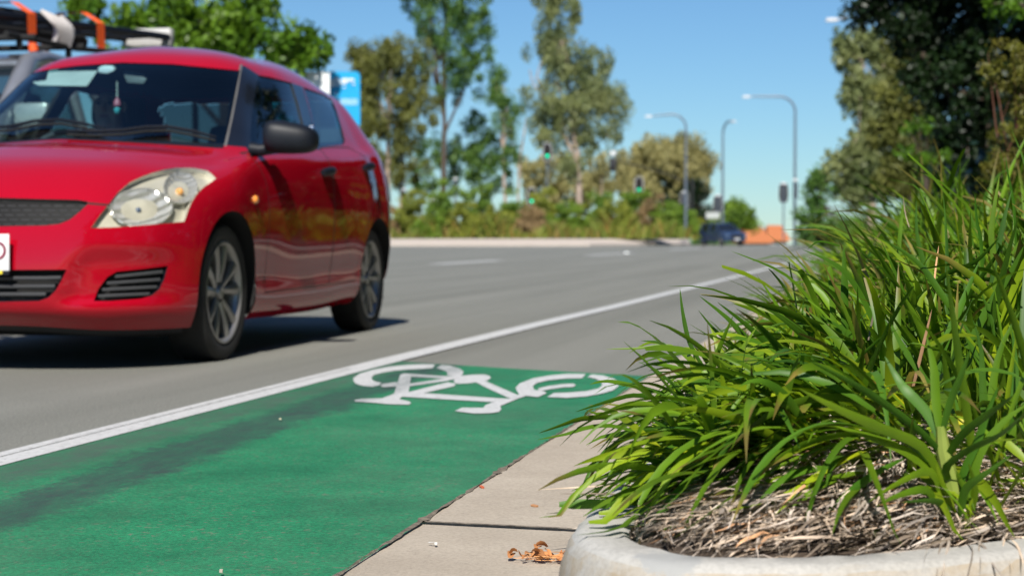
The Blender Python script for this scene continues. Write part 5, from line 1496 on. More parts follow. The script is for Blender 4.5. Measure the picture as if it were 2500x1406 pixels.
m_strap = simple('orange_strap', (0.85, 0.11, 0.015), 0.6)
def strap(px, label, w_=.11):
    t = 0.0
    best = min(np.linspace(.3, .99, 200), key=lambda q: abs(1250 + F_PX * ((A + (B - A) * q) - cO).dot(cR) / ((A + (B - A) * q) - cO).dot(cF) - px))
    c = A + (B - A) * best
    loop = [(-.27, -.17), (-.27, .06), (-.10, .155), (.12, .155), (.275, .06), (.275, -.17)]
    vs = []; fs = []
    for a, u in loop:
        for s_ in (-1, 1): vs.append(c + lat * a + upv * u + dirn * s_ * w_ / 2)
    n = len(loop)
    for i in range(n - 1): fs.append((2 * i, 2 * i + 1, 2 * i + 3, 2 * i + 2))
    mb = MB().add(vs, fs); mb.tube([c + lat * .275 + upv * -.17, c + lat * .285 + upv * -.23], .035, 8)
    tag(mb.build('tie_strap', m_strap, sm=False, fix=False), label, 'strap')
strap(6, 'orange strap nearer the cab, tied over the load on the ute'); strap(176, 'orange strap further back, tied over the load on the ute')
def rag(px, py, d, label, s_):
    c = at(px, py, d); vs = []; n = 7
    for i in range(n):
        for j in range(n):
            u, v = i / (n - 1) - .5, j / (n - 1) - .5
            vs.append(c + lat * (.06 * math.sin(7 * u) + .04 * math.cos(5 * v)) + dirn * (u * .30 * s_ + .14 * v) - Vector((0, 0, 1)) * (v * .30 * s_ + .03 * math.sin(9 * u)))
    mb = MB().add(vs, [(i * n + j, i * n + j + 1, (i + 1) * n + j + 1, (i + 1) * n + j) for i in range(n - 1) for j in range(n - 1)])
    tag(mb.build('rag', simple('white_rag', (.62, .58, .56), .8), fix=False), label, 'rag')
rag(146, 70, 12.9, 'white rag knotted round the middle of the ute load', .75)
eb = MB().box(B + upv * .03, (.46, .10, .16)); tag(eb.build('load_end_cap', simple('grey_cap', (.50, .49, .47), .6), bevel=.02), 'pale grey end block on the rear tip of the ladder load', 'end cap')

# ------------------------------------------------------------------ dark blue suv turning at the crossing
m_blue = simple('dark_blue_paint', (0.030, 0.050, 0.110), 0.25, metal=0.2, coat=1.0)
sp = gnd(1762, 600); suv = thing('blue_suv', 'dark blue suv turning at the crossing in the distance', 'car', (sp.x, sp.y, 0), math.radians(34))
SW = .92
def sec(s, z0, z1, hw): return [(-hw, s, z0), (-hw * 1.0, s, (z0 + z1) / 2), (-hw * .93, s, z1 - .05), (-hw * .8, s, z1), (hw * .8, s, z1), (hw * .93, s, z1 - .05), (hw, s, (z0 + z1) / 2), (hw, s, z0)]
ring_loft([sec(-2.3, .42, .85, .74), sec(-2.15, .32, .98, .86), sec(-1.2, .3, 1.08, .92), sec(-.9, .3, 1.10, .92), sec(1.7, .3, 1.12, .92), sec(2.2, .34, 1.10, .88), sec(2.3, .45, .95, .80)], m_blue, 'body', suv)
ring_loft([[(-.82, -1.0, 1.08), (.82, -1.0, 1.08), (.82, 2.15, 1.08), (-.82, 2.15, 1.08)], [(-.66, -.25, 1.62), (.66, -.25, 1.62), (.66, 1.85, 1.62), (-.66, 1.85, 1.62)]], simple('tinted_glass', (0.01, 0.012, 0.015), 0.05, coat=1), 'window_band', suv, False)
ring_loft([[(-.68, -.3, 1.61), (.68, -.3, 1.61), (.68, 1.9, 1.61), (-.68, 1.9, 1.61)], [(-.6, -.1, 1.70), (.6, -.1, 1.70), (.6, 1.75, 1.70), (-.6, 1.75, 1.70)]], m_blue, 'roof', suv)
for s_ in (1, -1):
    for c in (-1.4, 1.4):
        wr = MB().lathe([(.01, .10), (.22, .11), (.25, .09), (.33, .09), (.345, .05), (.345, -.09)], 24, 'x'); wr.v = [(x * s_ + .80 * s_, y + c, z + .345) for x, y, z in wr.v]
        w_o = wr.build('wheel', m_rubber, suv)
        rm_ = MB().lathe([(.01, .112), (.12, .118), (.235, .112)], 20, 'x'); rm_.v = [(x * s_ + .80 * s_, y + c, z + .345) for x, y, z in rm_.v]; rm_.build('rim', m_alloy, w_o)
    for c in (-.95, .45, 1.75):
        MB().tube([(.86 * s_, c, 1.08), (.68 * s_, c + .5 * (c < 0), 1.62)], .045, 6).build('pillar', m_blue, suv)
    MB().box((.66 * s_, -2.17, .80), (.36, .22, .17), taper=.9).build('headlight', m_chrome, suv, bevel=.03)
    MB().box((1.0 * s_, -.75, 1.15), (.18, .10, .14)).build('door_mirror', m_blue, suv, bevel=.03)
MB().box((0, -2.3, .72), (.9, .06, .22)).build('grille', m_black, suv, bevel=.02)
MB().box((0, -2.34, .50), (.40, .02, .12)).build('number_plate', bpy.data.materials['white_plate'], suv)
# ------------------------------------------------------------------ street furniture at the crossing
m_galv = simple('galvanised_steel', (0.13, 0.16, 0.20), 0.5, metal=0.2, scale=12)
m_sigblk = simple('signal_black', (0.010, 0.010, 0.011), 0.6)
m_sigwht = simple('signal_white_edge', (0.62, 0.62, 0.62), 0.6)
m_greenL = emissive('green_signal', (0.0, 0.72, 0.36), 1.6)
m_offR = simple('unlit_red_lens', (0.05, 0.008, 0.006), 0.3); m_offA = simple('unlit_amber_lens', (0.06, 0.03, 0.006), 0.3)
m_lampw = simple('lamp_housing', (0.45, 0.46, 0.48), 0.5)

def ground_under(px, d):
    p = at(px, 583, d); return Vector((p.x, p.y, 0 if d < 126 else .5))
def street_lamp(px, d, ztop, arm_px, label, back=0.0, group='street lamps at the crossing'):
    b = ground_under(px, d); t = thing('street_lamp', label, 'street lamp', b, 0, group)
    tip = at(arm_px[0], arm_px[1], d + back) - b; z = ztop - b.z
    arm = Vector((tip.x, tip.y, 0)); L = arm.length; ad = arm.normalized()
    r = min(1.1, L * .8)
    MB().tube([(0, 0, 0), (0, 0, z * .4), (0, 0, z - r)], [.11, .095, .075], 10).build('pole', m_galv, t)
    pts = [Vector((0, 0, z - r)) + ad * (r - r * math.cos(a)) + Vector((0, 0, r * math.sin(a) * .92)) for a in np.linspace(0, PI / 2, 9)]
    pts.append(ad * L + Vector((0, 0, tip.z)))
    MB().tube(pts, [.075] * 9 + [.05], 8).build('arm', m_galv, t)
    e = pts[-1]; lh = MB()
    rot = Matrix.Rotation(math.atan2(ad.y, ad.x), 3, 'Z')
    lh.box(e + ad * .25, (.60, .26, .12), rot=rot, taper=.7); ho = lh.build('lamp_head', m_lampw, t, bevel=.03)
    MB().box(e + ad * .28 - Vector((0, 0, .075)), (.5, .22, .03), rot=rot).build('lamp_glass', simple('lamp_glass', (.75, .75, .72), .2), ho)
    MB().lathe([(.18, 0), (.18, .04), (.12, .06)], 12, 'z').build('base_plate', m_galv, t)
    return t
street_lamp(1940, 112, 10.0, (1832, 236), 'tall street lamp furthest right, arm reaching left above the traffic signals')
street_lamp(1674, 128, 10.0, (1592, 284), 'street lamp in front of the beige gum tree, arm reaching left')
street_lamp(1764, 132, 9.7, (1786, 297), 'slim street lamp with short hooked arm above the blue suv', back=-1.5)
street_lamp(2212, 73, 10.2, (2046, 48), 'street lamp whose white head pokes out beside the dark trees at upper right')

def signal(px, py, d, face, label, pole_px=None, board=True, arm=None, nlens=3, ztop=None):
    """py: the green lens (or middle) in the photo; face: +1 towards us, -1 seen from behind"""
    c = at(px, py, d); bpx = pole_px if pole_px is not None else px
    b = ground_under(bpx, d); t = thing('traffic_signal', label, 'traffic signal', b, 0, 'traffic signals at the crossing')
    to = Vector((cO.x - c.x, cO.y - c.y, 0)).normalized() * face
    ang = math.atan2(to.y, to.x); rot = Matrix.Rotation(ang, 3, 'Z')
    c0 = c - b; mid = c0 + Vector((0, 0, .33))
    MB().box(mid, (.22, .32, 1.0), rot=rot).build('housing', m_sigblk, t, bevel=.03)
    if board:
        n = 24; vs = []
        for k in range(n):
            a = 2 * PI * k / n
            q = rot @ Vector((-.02, .34 * math.copysign(abs(math.cos(a)) ** .6, math.cos(a)), .74 * math.copysign(abs(math.sin(a)) ** .7, math.sin(a))))
            vs += [mid + q, mid + q + rot @ Vector((-.02, 0, 0))]
        fs = [tuple(range(0, 2 * n, 2)), tuple(range(2 * n - 1, 0, -2))] + [(2 * k, 2 * k + 1, (2 * k + 3) % (2 * n), (2 * k + 2) % (2 * n)) for k in range(n)]
        bo = MB().add(vs, fs).build('target_board', m_sigblk, t, sm=False)
        rim = []
        for k in range(n + 1): rim.append(vs[(2 * k) % (2 * n)] + rot @ Vector((.005, 0, 0)))
        MB().tube(rim, .026, 6, cap=False).build('board_edge', m_sigwht, bo)
    for i, m in enumerate((m_greenL, m_offA, m_offR)):
        p = c0 + Vector((0, 0, .33 * i)) + rot @ Vector((.115, 0, 0))
        ml = MB().lathe([(.0, .03), (.09, .02), (.125, 0)], 18, 'x'); ml.v = [tuple(p + rot @ Vector(q)) for q in ml.v]
        lo = ml.build('lens', m, t)
        hood = []; 
        for a in np.linspace(-.3, PI + .3, 12): hood += [p + rot @ Vector((0, .14 * math.cos(a), .14 * math.sin(a))), p + rot @ Vector((.20, .135 * math.cos(a), .135 * math.sin(a) + .01))]
        MB().add(hood, [(2 * k, 2 * k + 1, 2 * k + 3, 2 * k + 2) for k in range(11)]).build('visor', m_sigblk, lo, fix=False)
    if arm is None:
        off = rot @ Vector((-.2, 0, 0)); q = c0 + off
        MB().tube([(q.x, q.y, 0), (q.x, q.y, c0.z + .95)], .06, 8).build('post', m_galv, t)
        MB().tube([q + Vector((0, 0, .6)), c0 + Vector((0, 0, .6))], .03, 6).build('bracket', m_galv, t)
        MB().box(q + Vector((0, 0, 1.02)), (.3, .3, .16)).build('post_cap', m_sigwht, t, bevel=.04)
    return t
signal(1560, 464, 136, 1, 'clearest green traffic signal, white edged oval board hanging under the mast arm')
signal(1298, 491, 136, 1, 'green traffic signal standing low among the shrubs in the middle of the island')
signal(987, 494, 135, 1, 'green traffic signal just right of the red hatchback', board=False)
signal(1336, 381, 138, 1, 'green traffic signal high up beside the tall drooping gum')
signal(1671, 500, 137, -1, 'small traffic signal with white edged board at the foot of the beige gum')
signal(1913, 482, 126, -1, 'traffic signal seen from behind, left of the tall street lamp', board=True)
signal(1942, 478, 111.6, -1, 'traffic signal seen from behind, fixed at the tall street lamp', board=False)
signal(1752, 510, 131.5, -1, 'dark traffic signal pair on the slim lamp pole above the blue suv', board=True)
signal(1112, 468, 138, -1, 'dark traffic signal half lost between the tree trunks', board=False)
# mast arm over the side road with a signal at its end
b = ground_under(1690, 138); ma = thing('mast_arm', 'long dark mast arm with a signal at its tip crossing the beige gum', 'signal mast', b)
tip = at(1497, 392, 134) - b; kn = at(1690, 452, 138) - b
MB().tube([(0, 0, 0), (0, 0, kn.z + .6)], [.14, .10], 10).build('pole', m_sigblk, ma)
MB().tube([kn, kn.lerp(tip, .3) + Vector((0, 0, .25)), kn.lerp(tip, .65) + Vector((0, 0, .2)), tip], [.09, .08, .07, .05], 8).build('arm', m_sigblk, ma)
h = MB().box(tip + Vector((0, 0, -.35)), (.55, .28, 1.05)); ho = h.build('signal_head', m_sigblk, ma, bevel=.04)
MB().box(tip + Vector((0, 0, .55)), (.4, .3, .35)).build('camera_box', m_sigwht, ma, bevel=.05)

# blue direction sign behind the hatchback
d = 44.0; sc_ = F_PX / d
W_ = 2.9; p1 = at(879, 175, d); p0 = at(879, 313, d); top = p1.z; H_ = top - p0.z
sg = thing('direction_sign', 'bright blue direction sign with white lettering standing behind the red hatchback', 'sign', (p1.x, p1.y, 0), YAW)
def rrect(w, h, r, n=5):
    out = []
    for cx_, cz, a0 in ((w / 2 - r, h / 2 - r, 0), (-w / 2 + r, h / 2 - r, PI / 2), (-w / 2 + r, -h / 2 + r, PI), (w / 2 - r, -h / 2 + r, 1.5 * PI)):
        for k in range(n + 1): out.append((cx_ + r * math.cos(a0 + k * PI / 2 / n), cz + r * math.sin(a0 + k * PI / 2 / n)))
    return out
def plate(name, w, h, r, c, th, mat, parent):
    pr = rrect(w, h, r); n = len(pr)
    vs = [(c[0] + x, c[1], c[2] + z) for x, z in pr] + [(c[0] + x, c[1] + th, c[2] + z) for x, z in pr]
    fs = [tuple(range(n)), tuple(range(2 * n - 1, n - 1, -1))] + [(i, (i + 1) % n, n + (i + 1) % n, n + i) for i in range(n)]
    return MB().add(vs, fs).build(name, mat, parent, sm=False)
m_sblue = simple('sign_blue', (0.0, 0.33, 0.66), 0.5, var=.04); m_swht = simple('sign_white', (0.78, 0.80, 0.80), 0.5, var=.04); m_spgrey = simple('sign_grey_white', (0.42, 0.44, 0.42), 0.6); m_spale = simple('sign_pale_blue', (0.25, 0.50, 0.75), 0.5)
plate('panel', W_, H_, .13, (-W_ / 2, 0, top - H_ / 2), .03, m_sblue, sg)
u = lambda px, py: Vector(((px - 879) / sc_, -.012, top - (py - 175) / sc_))
text_mesh('lettering', 'ange', .40, m_swht, sg, u(866, 199), (PI / 2, 0, 0), 'RIGHT', .004, .012)
q = u(1, 249); plate('lower_line', 1.2, .16, .03, (u(873, 0).x - .6, -.008, u(0, 249).z), .006, m_spale, sg)
plate('small_mark', .09, .12, .04, (u(821, 0).x, -.008, u(0, 229).z), .006, m_spale, sg)
for x in (-.45, -W_ + .45): MB().tube([(x, .08, 0), (x, .08, top - .2)], .06, 10).build('post', m_galv, sg)
wp = at(775, 192, 43.2); w2 = thing('white_sign', 'plain white sign board overlapping the left part of the blue sign', 'sign', (wp.x, wp.y, 0), YAW)
plate('panel', .62, .60, .03, (0, 0, at(0, 205, 43.2).z), .02, m_swht, w2); MB().tube([(0, .05, 0), (0, .05, 4.2)], .04, 8).build('post', m_galv, w2)
wp = at(1740, 526, 131); w2 = thing('white_sign', 'small white rectangular sign above the roof of the blue suv', 'sign', (wp.x, wp.y, .4), YAW)
plate('panel', 1.05, .5, .04, (0, 0, wp.z - .4), .02, m_spgrey, w2); MB().tube([(0, .05, 0), (0, .05, wp.z - .6)], .04, 8).build('post', m_galv, w2)
wp = at(1056, 484, 134); w2 = thing('white_sign', 'little white sign among the shrubs of the far island', 'sign', (wp.x, wp.y, .5), YAW)
plate('panel', .75, .42, .04, (0, 0, wp.z - .5), .02, m_swht, w2); MB().tube([(0, .05, 0), (0, .05, wp.z - .7)], .04, 8).build('post', m_galv, w2)
g = gnd(1530, 619); MB_ = MB().box((g.x, g.y, .03), (.16, .12, .04), taper=.7); tag(MB_.build('road_marker', m_swht, bevel=.008), 'raised white road marker beside the far lane dashes', 'road marker')

# orange roofed houses beyond the crest
def house(px0, px1, d, zr, ze, label, wall):
    a, c = at(px0, 583, d), at(px1, 583, d); w_ = (c - a).length; m = (a + c) / 2
    t = thing('tiled_house', label, 'house', (m.x, m.y, -3.0), YAW)
    dp = 8.0; e = ze + 3.0; r = zr + 3.0
    mb = MB().box((0, dp / 2, e / 2), (w_ - .8, dp - .8, e)); mb.build('wall', wall, t)
    vs = [(-w_ / 2, 0, e), (w_ / 2, 0, e), (w_ / 2, dp, e), (-w_ / 2, dp, e), (-w_ / 2 + w_ * .18, dp / 2, r), (w_ / 2 - w_ * .18, dp / 2, r)]
    MB().add(vs, [(0, 1, 5, 4), (1, 2, 5), (2, 3, 4, 5), (3, 0, 4), (3, 2, 1, 0)]).build('roof', m_tile, t, sm=False)
    for x in (-w_ * .2, w_ * .2):
        wi = MB().box((x, .38, e - .9), (1.2, .06, 1.0)).build('window', m_swht, t); MB().box((x, .34, e - .9), (1.0, .03, .8)).build('pane', m_black, wi)
m_tile, nt, b = new_mat('orange_roof_tiles')
wv = N(nt, 'ShaderNodeTexWave'); wv.inputs['Scale'].default_value = 9; wv.bands_direction = 'Z'; nt.links.new(coords(nt), wv.inputs['Vector'])
nt.links.new(ramp(nt, wv.outputs['Fac'], [(0, (.36, .105, .035)), (1, (.50, .18, .065))]), b.inputs['Base Color']); b.inputs['Roughness'].default_value = .8
house(1812, 1888, 165, 1.75, .1, 'orange tiled house roof just right of the blue suv', simple('cream_wall', (.55, .48, .38), .8))
house(1876, 1932, 180, 2.0, .3, 'second orange tiled roof beside the foot of the tall street lamp', simple('pale_wall', (.62, .58, .5), .8))
# ------------------------------------------------------------------ trees and shrubs
m_bark_p = simple('pale_gum_bark', (0.36, 0.28, 0.22), 0.85, var=.35, scale=2.5)
m_bark_d = simple('dark_bark', (0.075, 0.055, 0.04), 0.9, var=.4, scale=3)
LM = {
 'lush': leaf_mat('lush_leaf', (0.060, 0.151, 0.011), (0.172, 0.288, 0.021), .35, .4, .8),
 'olive': leaf_mat('olive_leaf', (0.097, 0.112, 0.023), (0.193, 0.201, 0.043), .25, .6, .5),
 'gum': leaf_mat('gum_leaf', (0.108, 0.150, 0.055), (0.259, 0.284, 0.108), .25, .5, .45),
 'green': leaf_mat('green_gum_leaf', (0.051, 0.130, 0.025), (0.144, 0.253, 0.043), .3, .5, .5),
 'beige': leaf_mat('beige_gum_leaf', (0.244, 0.227, 0.082), (0.421, 0.373, 0.154), .25, .6, .4),
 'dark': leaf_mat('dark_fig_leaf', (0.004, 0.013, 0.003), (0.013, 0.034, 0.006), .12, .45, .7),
 'shrub': leaf_mat('shrub_leaf', (0.094, 0.179, 0.017), (0.225, 0.336, 0.033), .3, .6, .5),
 'yell': leaf_mat('yellow_shrub_leaf', (0.169, 0.201, 0.025), (0.322, 0.341, 0.042), .3, .6, .5),
 'brown': leaf_mat('dry_shrub_leaf', (0.224, 0.154, 0.070), (0.406, 0.280, 0.133), .25, .7, .5),
 'red': leaf_mat('red_tip_leaf', (0.110, 0.094, 0.015), (0.165, 0.176, 0.022), .3, .5, 3.5),
}
def leaf_cloud(centers, radii, n_each, size, droop=0.0, aspect=2.4, seed=0):
    """rhombic leaves scattered through clumps; returns vertex and quad arrays"""
    r = np.random.default_rng(seed)
    C = np.repeat(np.asarray(centers, float), n_each, 0); R = np.repeat(np.asarray(radii, float), n_each, 0)
    n = len(C)
    d = r.normal(size=(n, 3)); d /= np.linalg.norm(d, axis=1, keepdims=True)
    P = C + d * (r.random((n, 1)) ** .45) * R
    a = r.normal(size=(n, 3)); a[:, 2] -= droop * 2.2; a /= np.linalg.norm(a, axis=1, keepdims=True)
    b_ = np.cross(a, r.normal(size=(n, 3))); b_ /= np.linalg.norm(b_, axis=1, keepdims=True) + 1e-9
    L = size * r.uniform(.6, 1.4, (n, 1)); W = L / aspect
    V = np.stack([P - a * L / 2, P + b_ * W / 2, P + a * L / 2, P - b_ * W / 2], 1).reshape(-1, 3)
    Q = np.arange(4 * n).reshape(n, 4)
    return V, Q
def grow(lobes, nclump, seed):
    """clump centres scattered over the lobes (cx, cy, cz, rx, ry, rz)"""
    r = np.random.default_rng(seed); out = []
    vol = np.array([l[3] * l[4] * l[5] for l in lobes]) ** .7; vol /= vol.sum()
    for l, v in zip(lobes, vol):
        k = max(3, int(round(nclump * v)))
        d = r.normal(size=(k, 3)); d /= np.linalg.norm(d, axis=1, keepdims=True)
        out.append(np.array(l[:3]) + d * (r.random((k, 1)) ** .38) * np.array(l[3:6]))
    return np.concatenate(out)
SEED = [100]
def tree(name, label, d, px, lobes_px, trunk, leaf, bark, ppc, nclump, crad, size, droop=0.0, group=None, cat='tree', base_y=583, z0=0.0, aspect=2.4, depth_ratio=.8):
    """lobes_px: (cx, cy, rx, ry) as seen from the camera at depth d; trunk: list of polylines (px, py)"""
    if d > 100: size *= .72; ppc = int(ppc * 1.7)
    SEED[0] += 1; sd_ = SEED[0]
    s = F_PX / d
    b = at(px, 583, d); b.z = z0
    t = thing(name, label, cat, b, YAW, group)
    loc = lambda x, y: (at(x, y, d) - b)
    Rz = Matrix.Rotation(-YAW, 3, 'Z')
    lob = []
    for cx_, cyy, rx, ry in lobes_px:
        c = Rz @ loc(cx_, cyy); lob.append((c.x, c.y, c.z, rx / s, max(.3, rx / s * depth_ratio), ry / s))
    C = grow(lob, nclump, sd_)
    r = np.random.default_rng(sd_ + 7)
    rad = crad * r.uniform(.6, 1.35, (len(C), 1)) * np.array((1, 1, 1 + .5 * droop)) 
    V, Q = leaf_cloud(C, rad, ppc, size, droop, aspect, sd_)
    V[:, 2] = np.maximum(V[:, 2], .02)
    np_mesh('crown', V, Q, [LM[leaf]], t)
    mb = MB()
    for pl in trunk:
        pts = [Rz @ loc(x, y) for x, y, _ in pl]; rr = [q[2] for q in pl]
        mb.tube(pts, rr, 8)
        # limbs towards nearby clumps
    main = [Rz @ loc(x, y) for x, y, _ in trunk[0]]
    for k in r.choice(len(C), min(14, len(C)), replace=False):
        e = Vector(C[k]); j = int(r.integers(max(1, len(main) // 2), len(main))); a = main[j]
        m_ = a.lerp(e, .5) + Vector((0, 0, .12 * (e - a).length))
        rr = trunk[0][j][2]; mb.tube([a, m_, e], [rr * .5, rr * .3, rr * .1], 6)
    mb.build('trunk', bark, t)
    return t

# lush tree behind the hatchback, left (near the ute)
G1 = 'trees behind the crossing'
tree('leafy_tree', 'lush bright green broad leaved tree behind the red hatchback and ute', 43, 560, [(205,30,50,45),(300,70,70,40),(420,30,90,60),(520,60,120,80),(620,50,80,55),(700,110,80,60),(760,110,55,45),(640,130,130,40),(420,110,120,40),(330,130,90,30),(590,-20,60,40)],
     [[(560,560,.20),(555,350,.17),(545,220,.13),(530,100,.07)], [(552,300,.09),(640,180,.06),(700,110,.03)], [(552,320,.08),(430,180,.05),(380,90,.03)]], 'lush', m_bark_d, 60, 150, .34, .22, .25, aspect=1.9)
# olive casuarina to the right of the sign
tree('olive_tree', 'dense olive brown tree to the right of the blue sign', 142, 935, [(940,170,85,70),(900,150,60,50),(1000,150,55,60),(930,260,100,90),(1010,280,60,100),(900,370,70,80),(980,400,70,70),(880,220,50,60),(960,110,40,30)],
     [[(950,583,.26),(945,430,.22),(950,300,.16),(960,160,.06)], [(975,583,.2),(985,400,.16),(965,290,.1),(930,200,.05)]], 'olive', m_bark_p, 80, 230, .62, .42, .45)
# tall thin green gum
tree('tall_gum', 'tall green gum rising out of the top of the picture behind the olive tree', 156, 1083, [(1060,40,90,60),(1130,60,70,60),(1090,130,90,50),(1170,130,45,60),(1040,-20,80,60),(1130,-30,80,60),(1110,210,70,45),(1190,210,40,40),(1220,240,30,40)],
     [[(1080,583,.30),(1083,430,.26),(1085,300,.2),(1080,150,.13),(1090,0,.06)], [(1084,330,.14),(1150,180,.08),(1180,120,.03)]], 'green', m_bark_d, 70, 150, .72, .46, .35)
tree('green_tree', 'mid green tree with dark gaps filling the space under the tall gum', 160, 1150, [(1130,400,70,60),(1190,370,60,60),(1210,430,50,50),(1060,370,50,50),(1150,300,40,30),(1040,440,45,40),(1235,330,28,60)],
     [[(1180,583,.2),(1175,470,.16),(1165,380,.1),(1160,320,.05)], [(1110,583,.12),(1112,450,.1),(1110,360,.05)]], 'green', m_bark_d, 60, 105, .7, .46, .4)
tree('slim_gum', 'slim gum with two bare pink trunks between the tall gum and the drooping gum', 152, 1232, [(1225,220,24,50),(1232,300,22,40),(1262,270,20,30),(1250,390,28,40),(1215,260,20,30)],
     [[(1240,583,.16),(1232,470,.14),(1228,360,.12),(1238,250,.06)], [(1262,583,.12),(1268,400,.1),(1285,290,.06)]], 'green', m_bark_p, 45, 34, .6, .42, .6)
# big drooping gum
tree('drooping_gum', 'big drooping grey green gum against open sky in the middle', 148, 1410, [(1370,40,60,60),(1340,-20,50,50),(1350,130,70,60),(1420,170,90,60),(1470,230,60,60),(1330,250,60,50),(1400,270,70,50),(1500,260,32,50),(1365,330,55,40),(1440,340,40,45),(1490,330,26,45),(1390,400,40,30),(1310,310,30,40)],
     [[(1412,583,.30),(1414,470,.27),(1410,380,.22),(1395,250,.15),(1370,100,.07)], [(1410,400,.16),(1350,270,.12),(1310,190,.08),(1322,150,.04)], [(1408,330,.12),(1450,230,.08),(1470,180,.04)], [(1330,250,.10),(1300,200,.07),(1292,170,.04)]], 'gum', m_bark_p, 60, 260, .66, .44, .9)
tree('beige_gum', 'rounded beige flowering gum behind the mast arm', 180, 1620, [(1610,400,110,60),(1560,420,60,60),(1680,390,60,55),(1600,460,100,50),(1690,450,45,50),(1640,370,60,30),(1720,400,28,40)],
     [[(1640,583,.3),(1635,480,.25),(1620,400,.12)], [(1600,583,.2),(1595,470,.15)]], 'beige', m_bark_d, 70, 210, .95, .6, .4)
tree('beige_gum', 'low beige gum in the haze of trunks left of the mast arm', 172, 1350, [(1330,420,70,50),(1300,470,60,40),(1420,450,60,45),(1480,430,60,50),(1380,480,80,30)],
     [[(1350,583,.2),(1352,470,.14)], [(1470,583,.14),(1468,430,.1)]], 'beige', m_bark_p, 50, 100, .85, .6, .4)
tree('dark_tree', 'dark round tree behind the foot of the beige gum', 178, 1690, [(1690,480,35,40),(1660,500,50,35),(1730,530,40,30)], [[(1690,583,.2),(1690,500,.12)]], 'dark', m_bark_d, 60, 60, .9, .6)
tree('round_shrub_tree', 'rounded yellow green tree between the blue suv and the orange roofs', 160, 1800, [(1800,525,38,28),(1775,540,40,25),(1825,545,20,22),(1790,508,22,14)], [[(1800,590,.15),(1800,530,.1)]], 'shrub', m_bark_d, 60, 60, .7, .5)
# right-hand side of the road
tree('green_tree', 'small round green tree right of the tall street lamp', 96, 2005, [(2000,440,36,36),(1990,480,30,25),(2030,450,30,35),(1975,530,34,40),(2010,550,50,35),(1965,572,26,18),(2050,575,60,30),(2110,560,60,40)], [[(2005,590,.16),(2003,500,.12),(2000,440,.06)]], 'green', m_bark_d, 60, 80, .45, .32)
tree('beige_gum', 'pale beige gum on the right, rising behind the small green tree', 72, 2110, [(2060,400,34,40),(2090,460,45,50),(2120,350,50,70),(2100,240,40,60),(2075,150,28,50),(2110,110,40,50),(2130,420,60,60),(2150,250,50,80),(2160,140,40,60),(2052,110,16,24)],
     [[(2130,590,.22),(2125,450,.18),(2120,300,.12),(2105,150,.05)]], 'gum', m_bark_p, 70, 190, .40, .28, .5)
tree('olive_tree', 'olive green tree mottled light and dark, between the pale gum and the dark fig', 46, 2200, [(2180,330,60,80),(2200,220,60,70),(2230,420,70,60),(2180,440,50,50),(2200,140,50,60),(2260,330,50,80)],
     [[(2230,600,.16),(2225,440,.13),(2210,300,.08),(2200,200,.04)]], 'olive', m_bark_d, 70, 170, .28, .19, .3)
tree('dark_fig', 'dense almost black green fig filling the upper right corner', 26, 2390, [(2130,20,60,40),(2220,60,80,70),(2330,60,110,90),(2440,80,90,90),(2300,180,90,80),(2400,200,110,90),(2480,180,70,100),(2330,300,90,80),(2420,330,90,80),(2300,400,70,60),(2380,430,90,60),(2250,130,60,60),(2350,-60,260,70),(2500,330,80,100),(2560,120,90,200),(2150,-20,50,30)],
     [[(2420,640,.20),(2415,450,.18),(2400,300,.14),(2380,100,.08)], [(2410,400,.1),(2300,200,.06),(2200,60,.03)]], 'dark', m_bark_d, 110, 420, .22, .105, .1, aspect=2.0)
# sprays of the same foliage, sunlight put into a brighter leaf colour, low and at the top right corner
tree('bright_shrub', 'bright yellow green leaves low in front of the dark fig', 22, 2280, [(2260,385,24,18),(2240,310,24,16),(2300,380,16,12),(2210,380,16,20)], [[(2270,560,.03),(2262,480,.025),(2255,390,.012)]], 'lush', m_bark_d, 26, 22, .10, .09, 0)
tree('overhanging_branch', 'sunlit bright green leaves hanging in at the very top right corner', 11, 2560, [(2440,20,40,18),(2480,25,40,25),(2520,5,50,35)], [[(2640,640,.05),(2630,300,.045),(2590,60,.03),(2450,15,.008)]], 'lush', m_bark_d, 30, 22, .05, .05, .1, aspect=1.8, z0=.15)
tree('red_tip_shrub', 'shrub with reddish new shoots at the right edge behind the grass', 9.5, 2470, [(2470,330,40,60),(2490,230,40,60),(2440,400,35,50),(2500,420,50,70),(2420,170,18,26),(2460,130,22,40),(2500,150,30,60),(2410,420,20,30),(2450,470,50,40)],
     [[(2470,640,.016),(2475,480,.012),(2480,330,.008),(2490,180,.004)], [(2465,520,.007),(2430,300,.004),(2412,130,.002)], [(2472,450,.006),(2440,250,.004),(2425,180,.002)]], 'red', simple('red_twig', (.12, .045, .025), .8), 60, 95, .050, .032, -.3, aspect=2.6, z0=.15, cat='shrub')

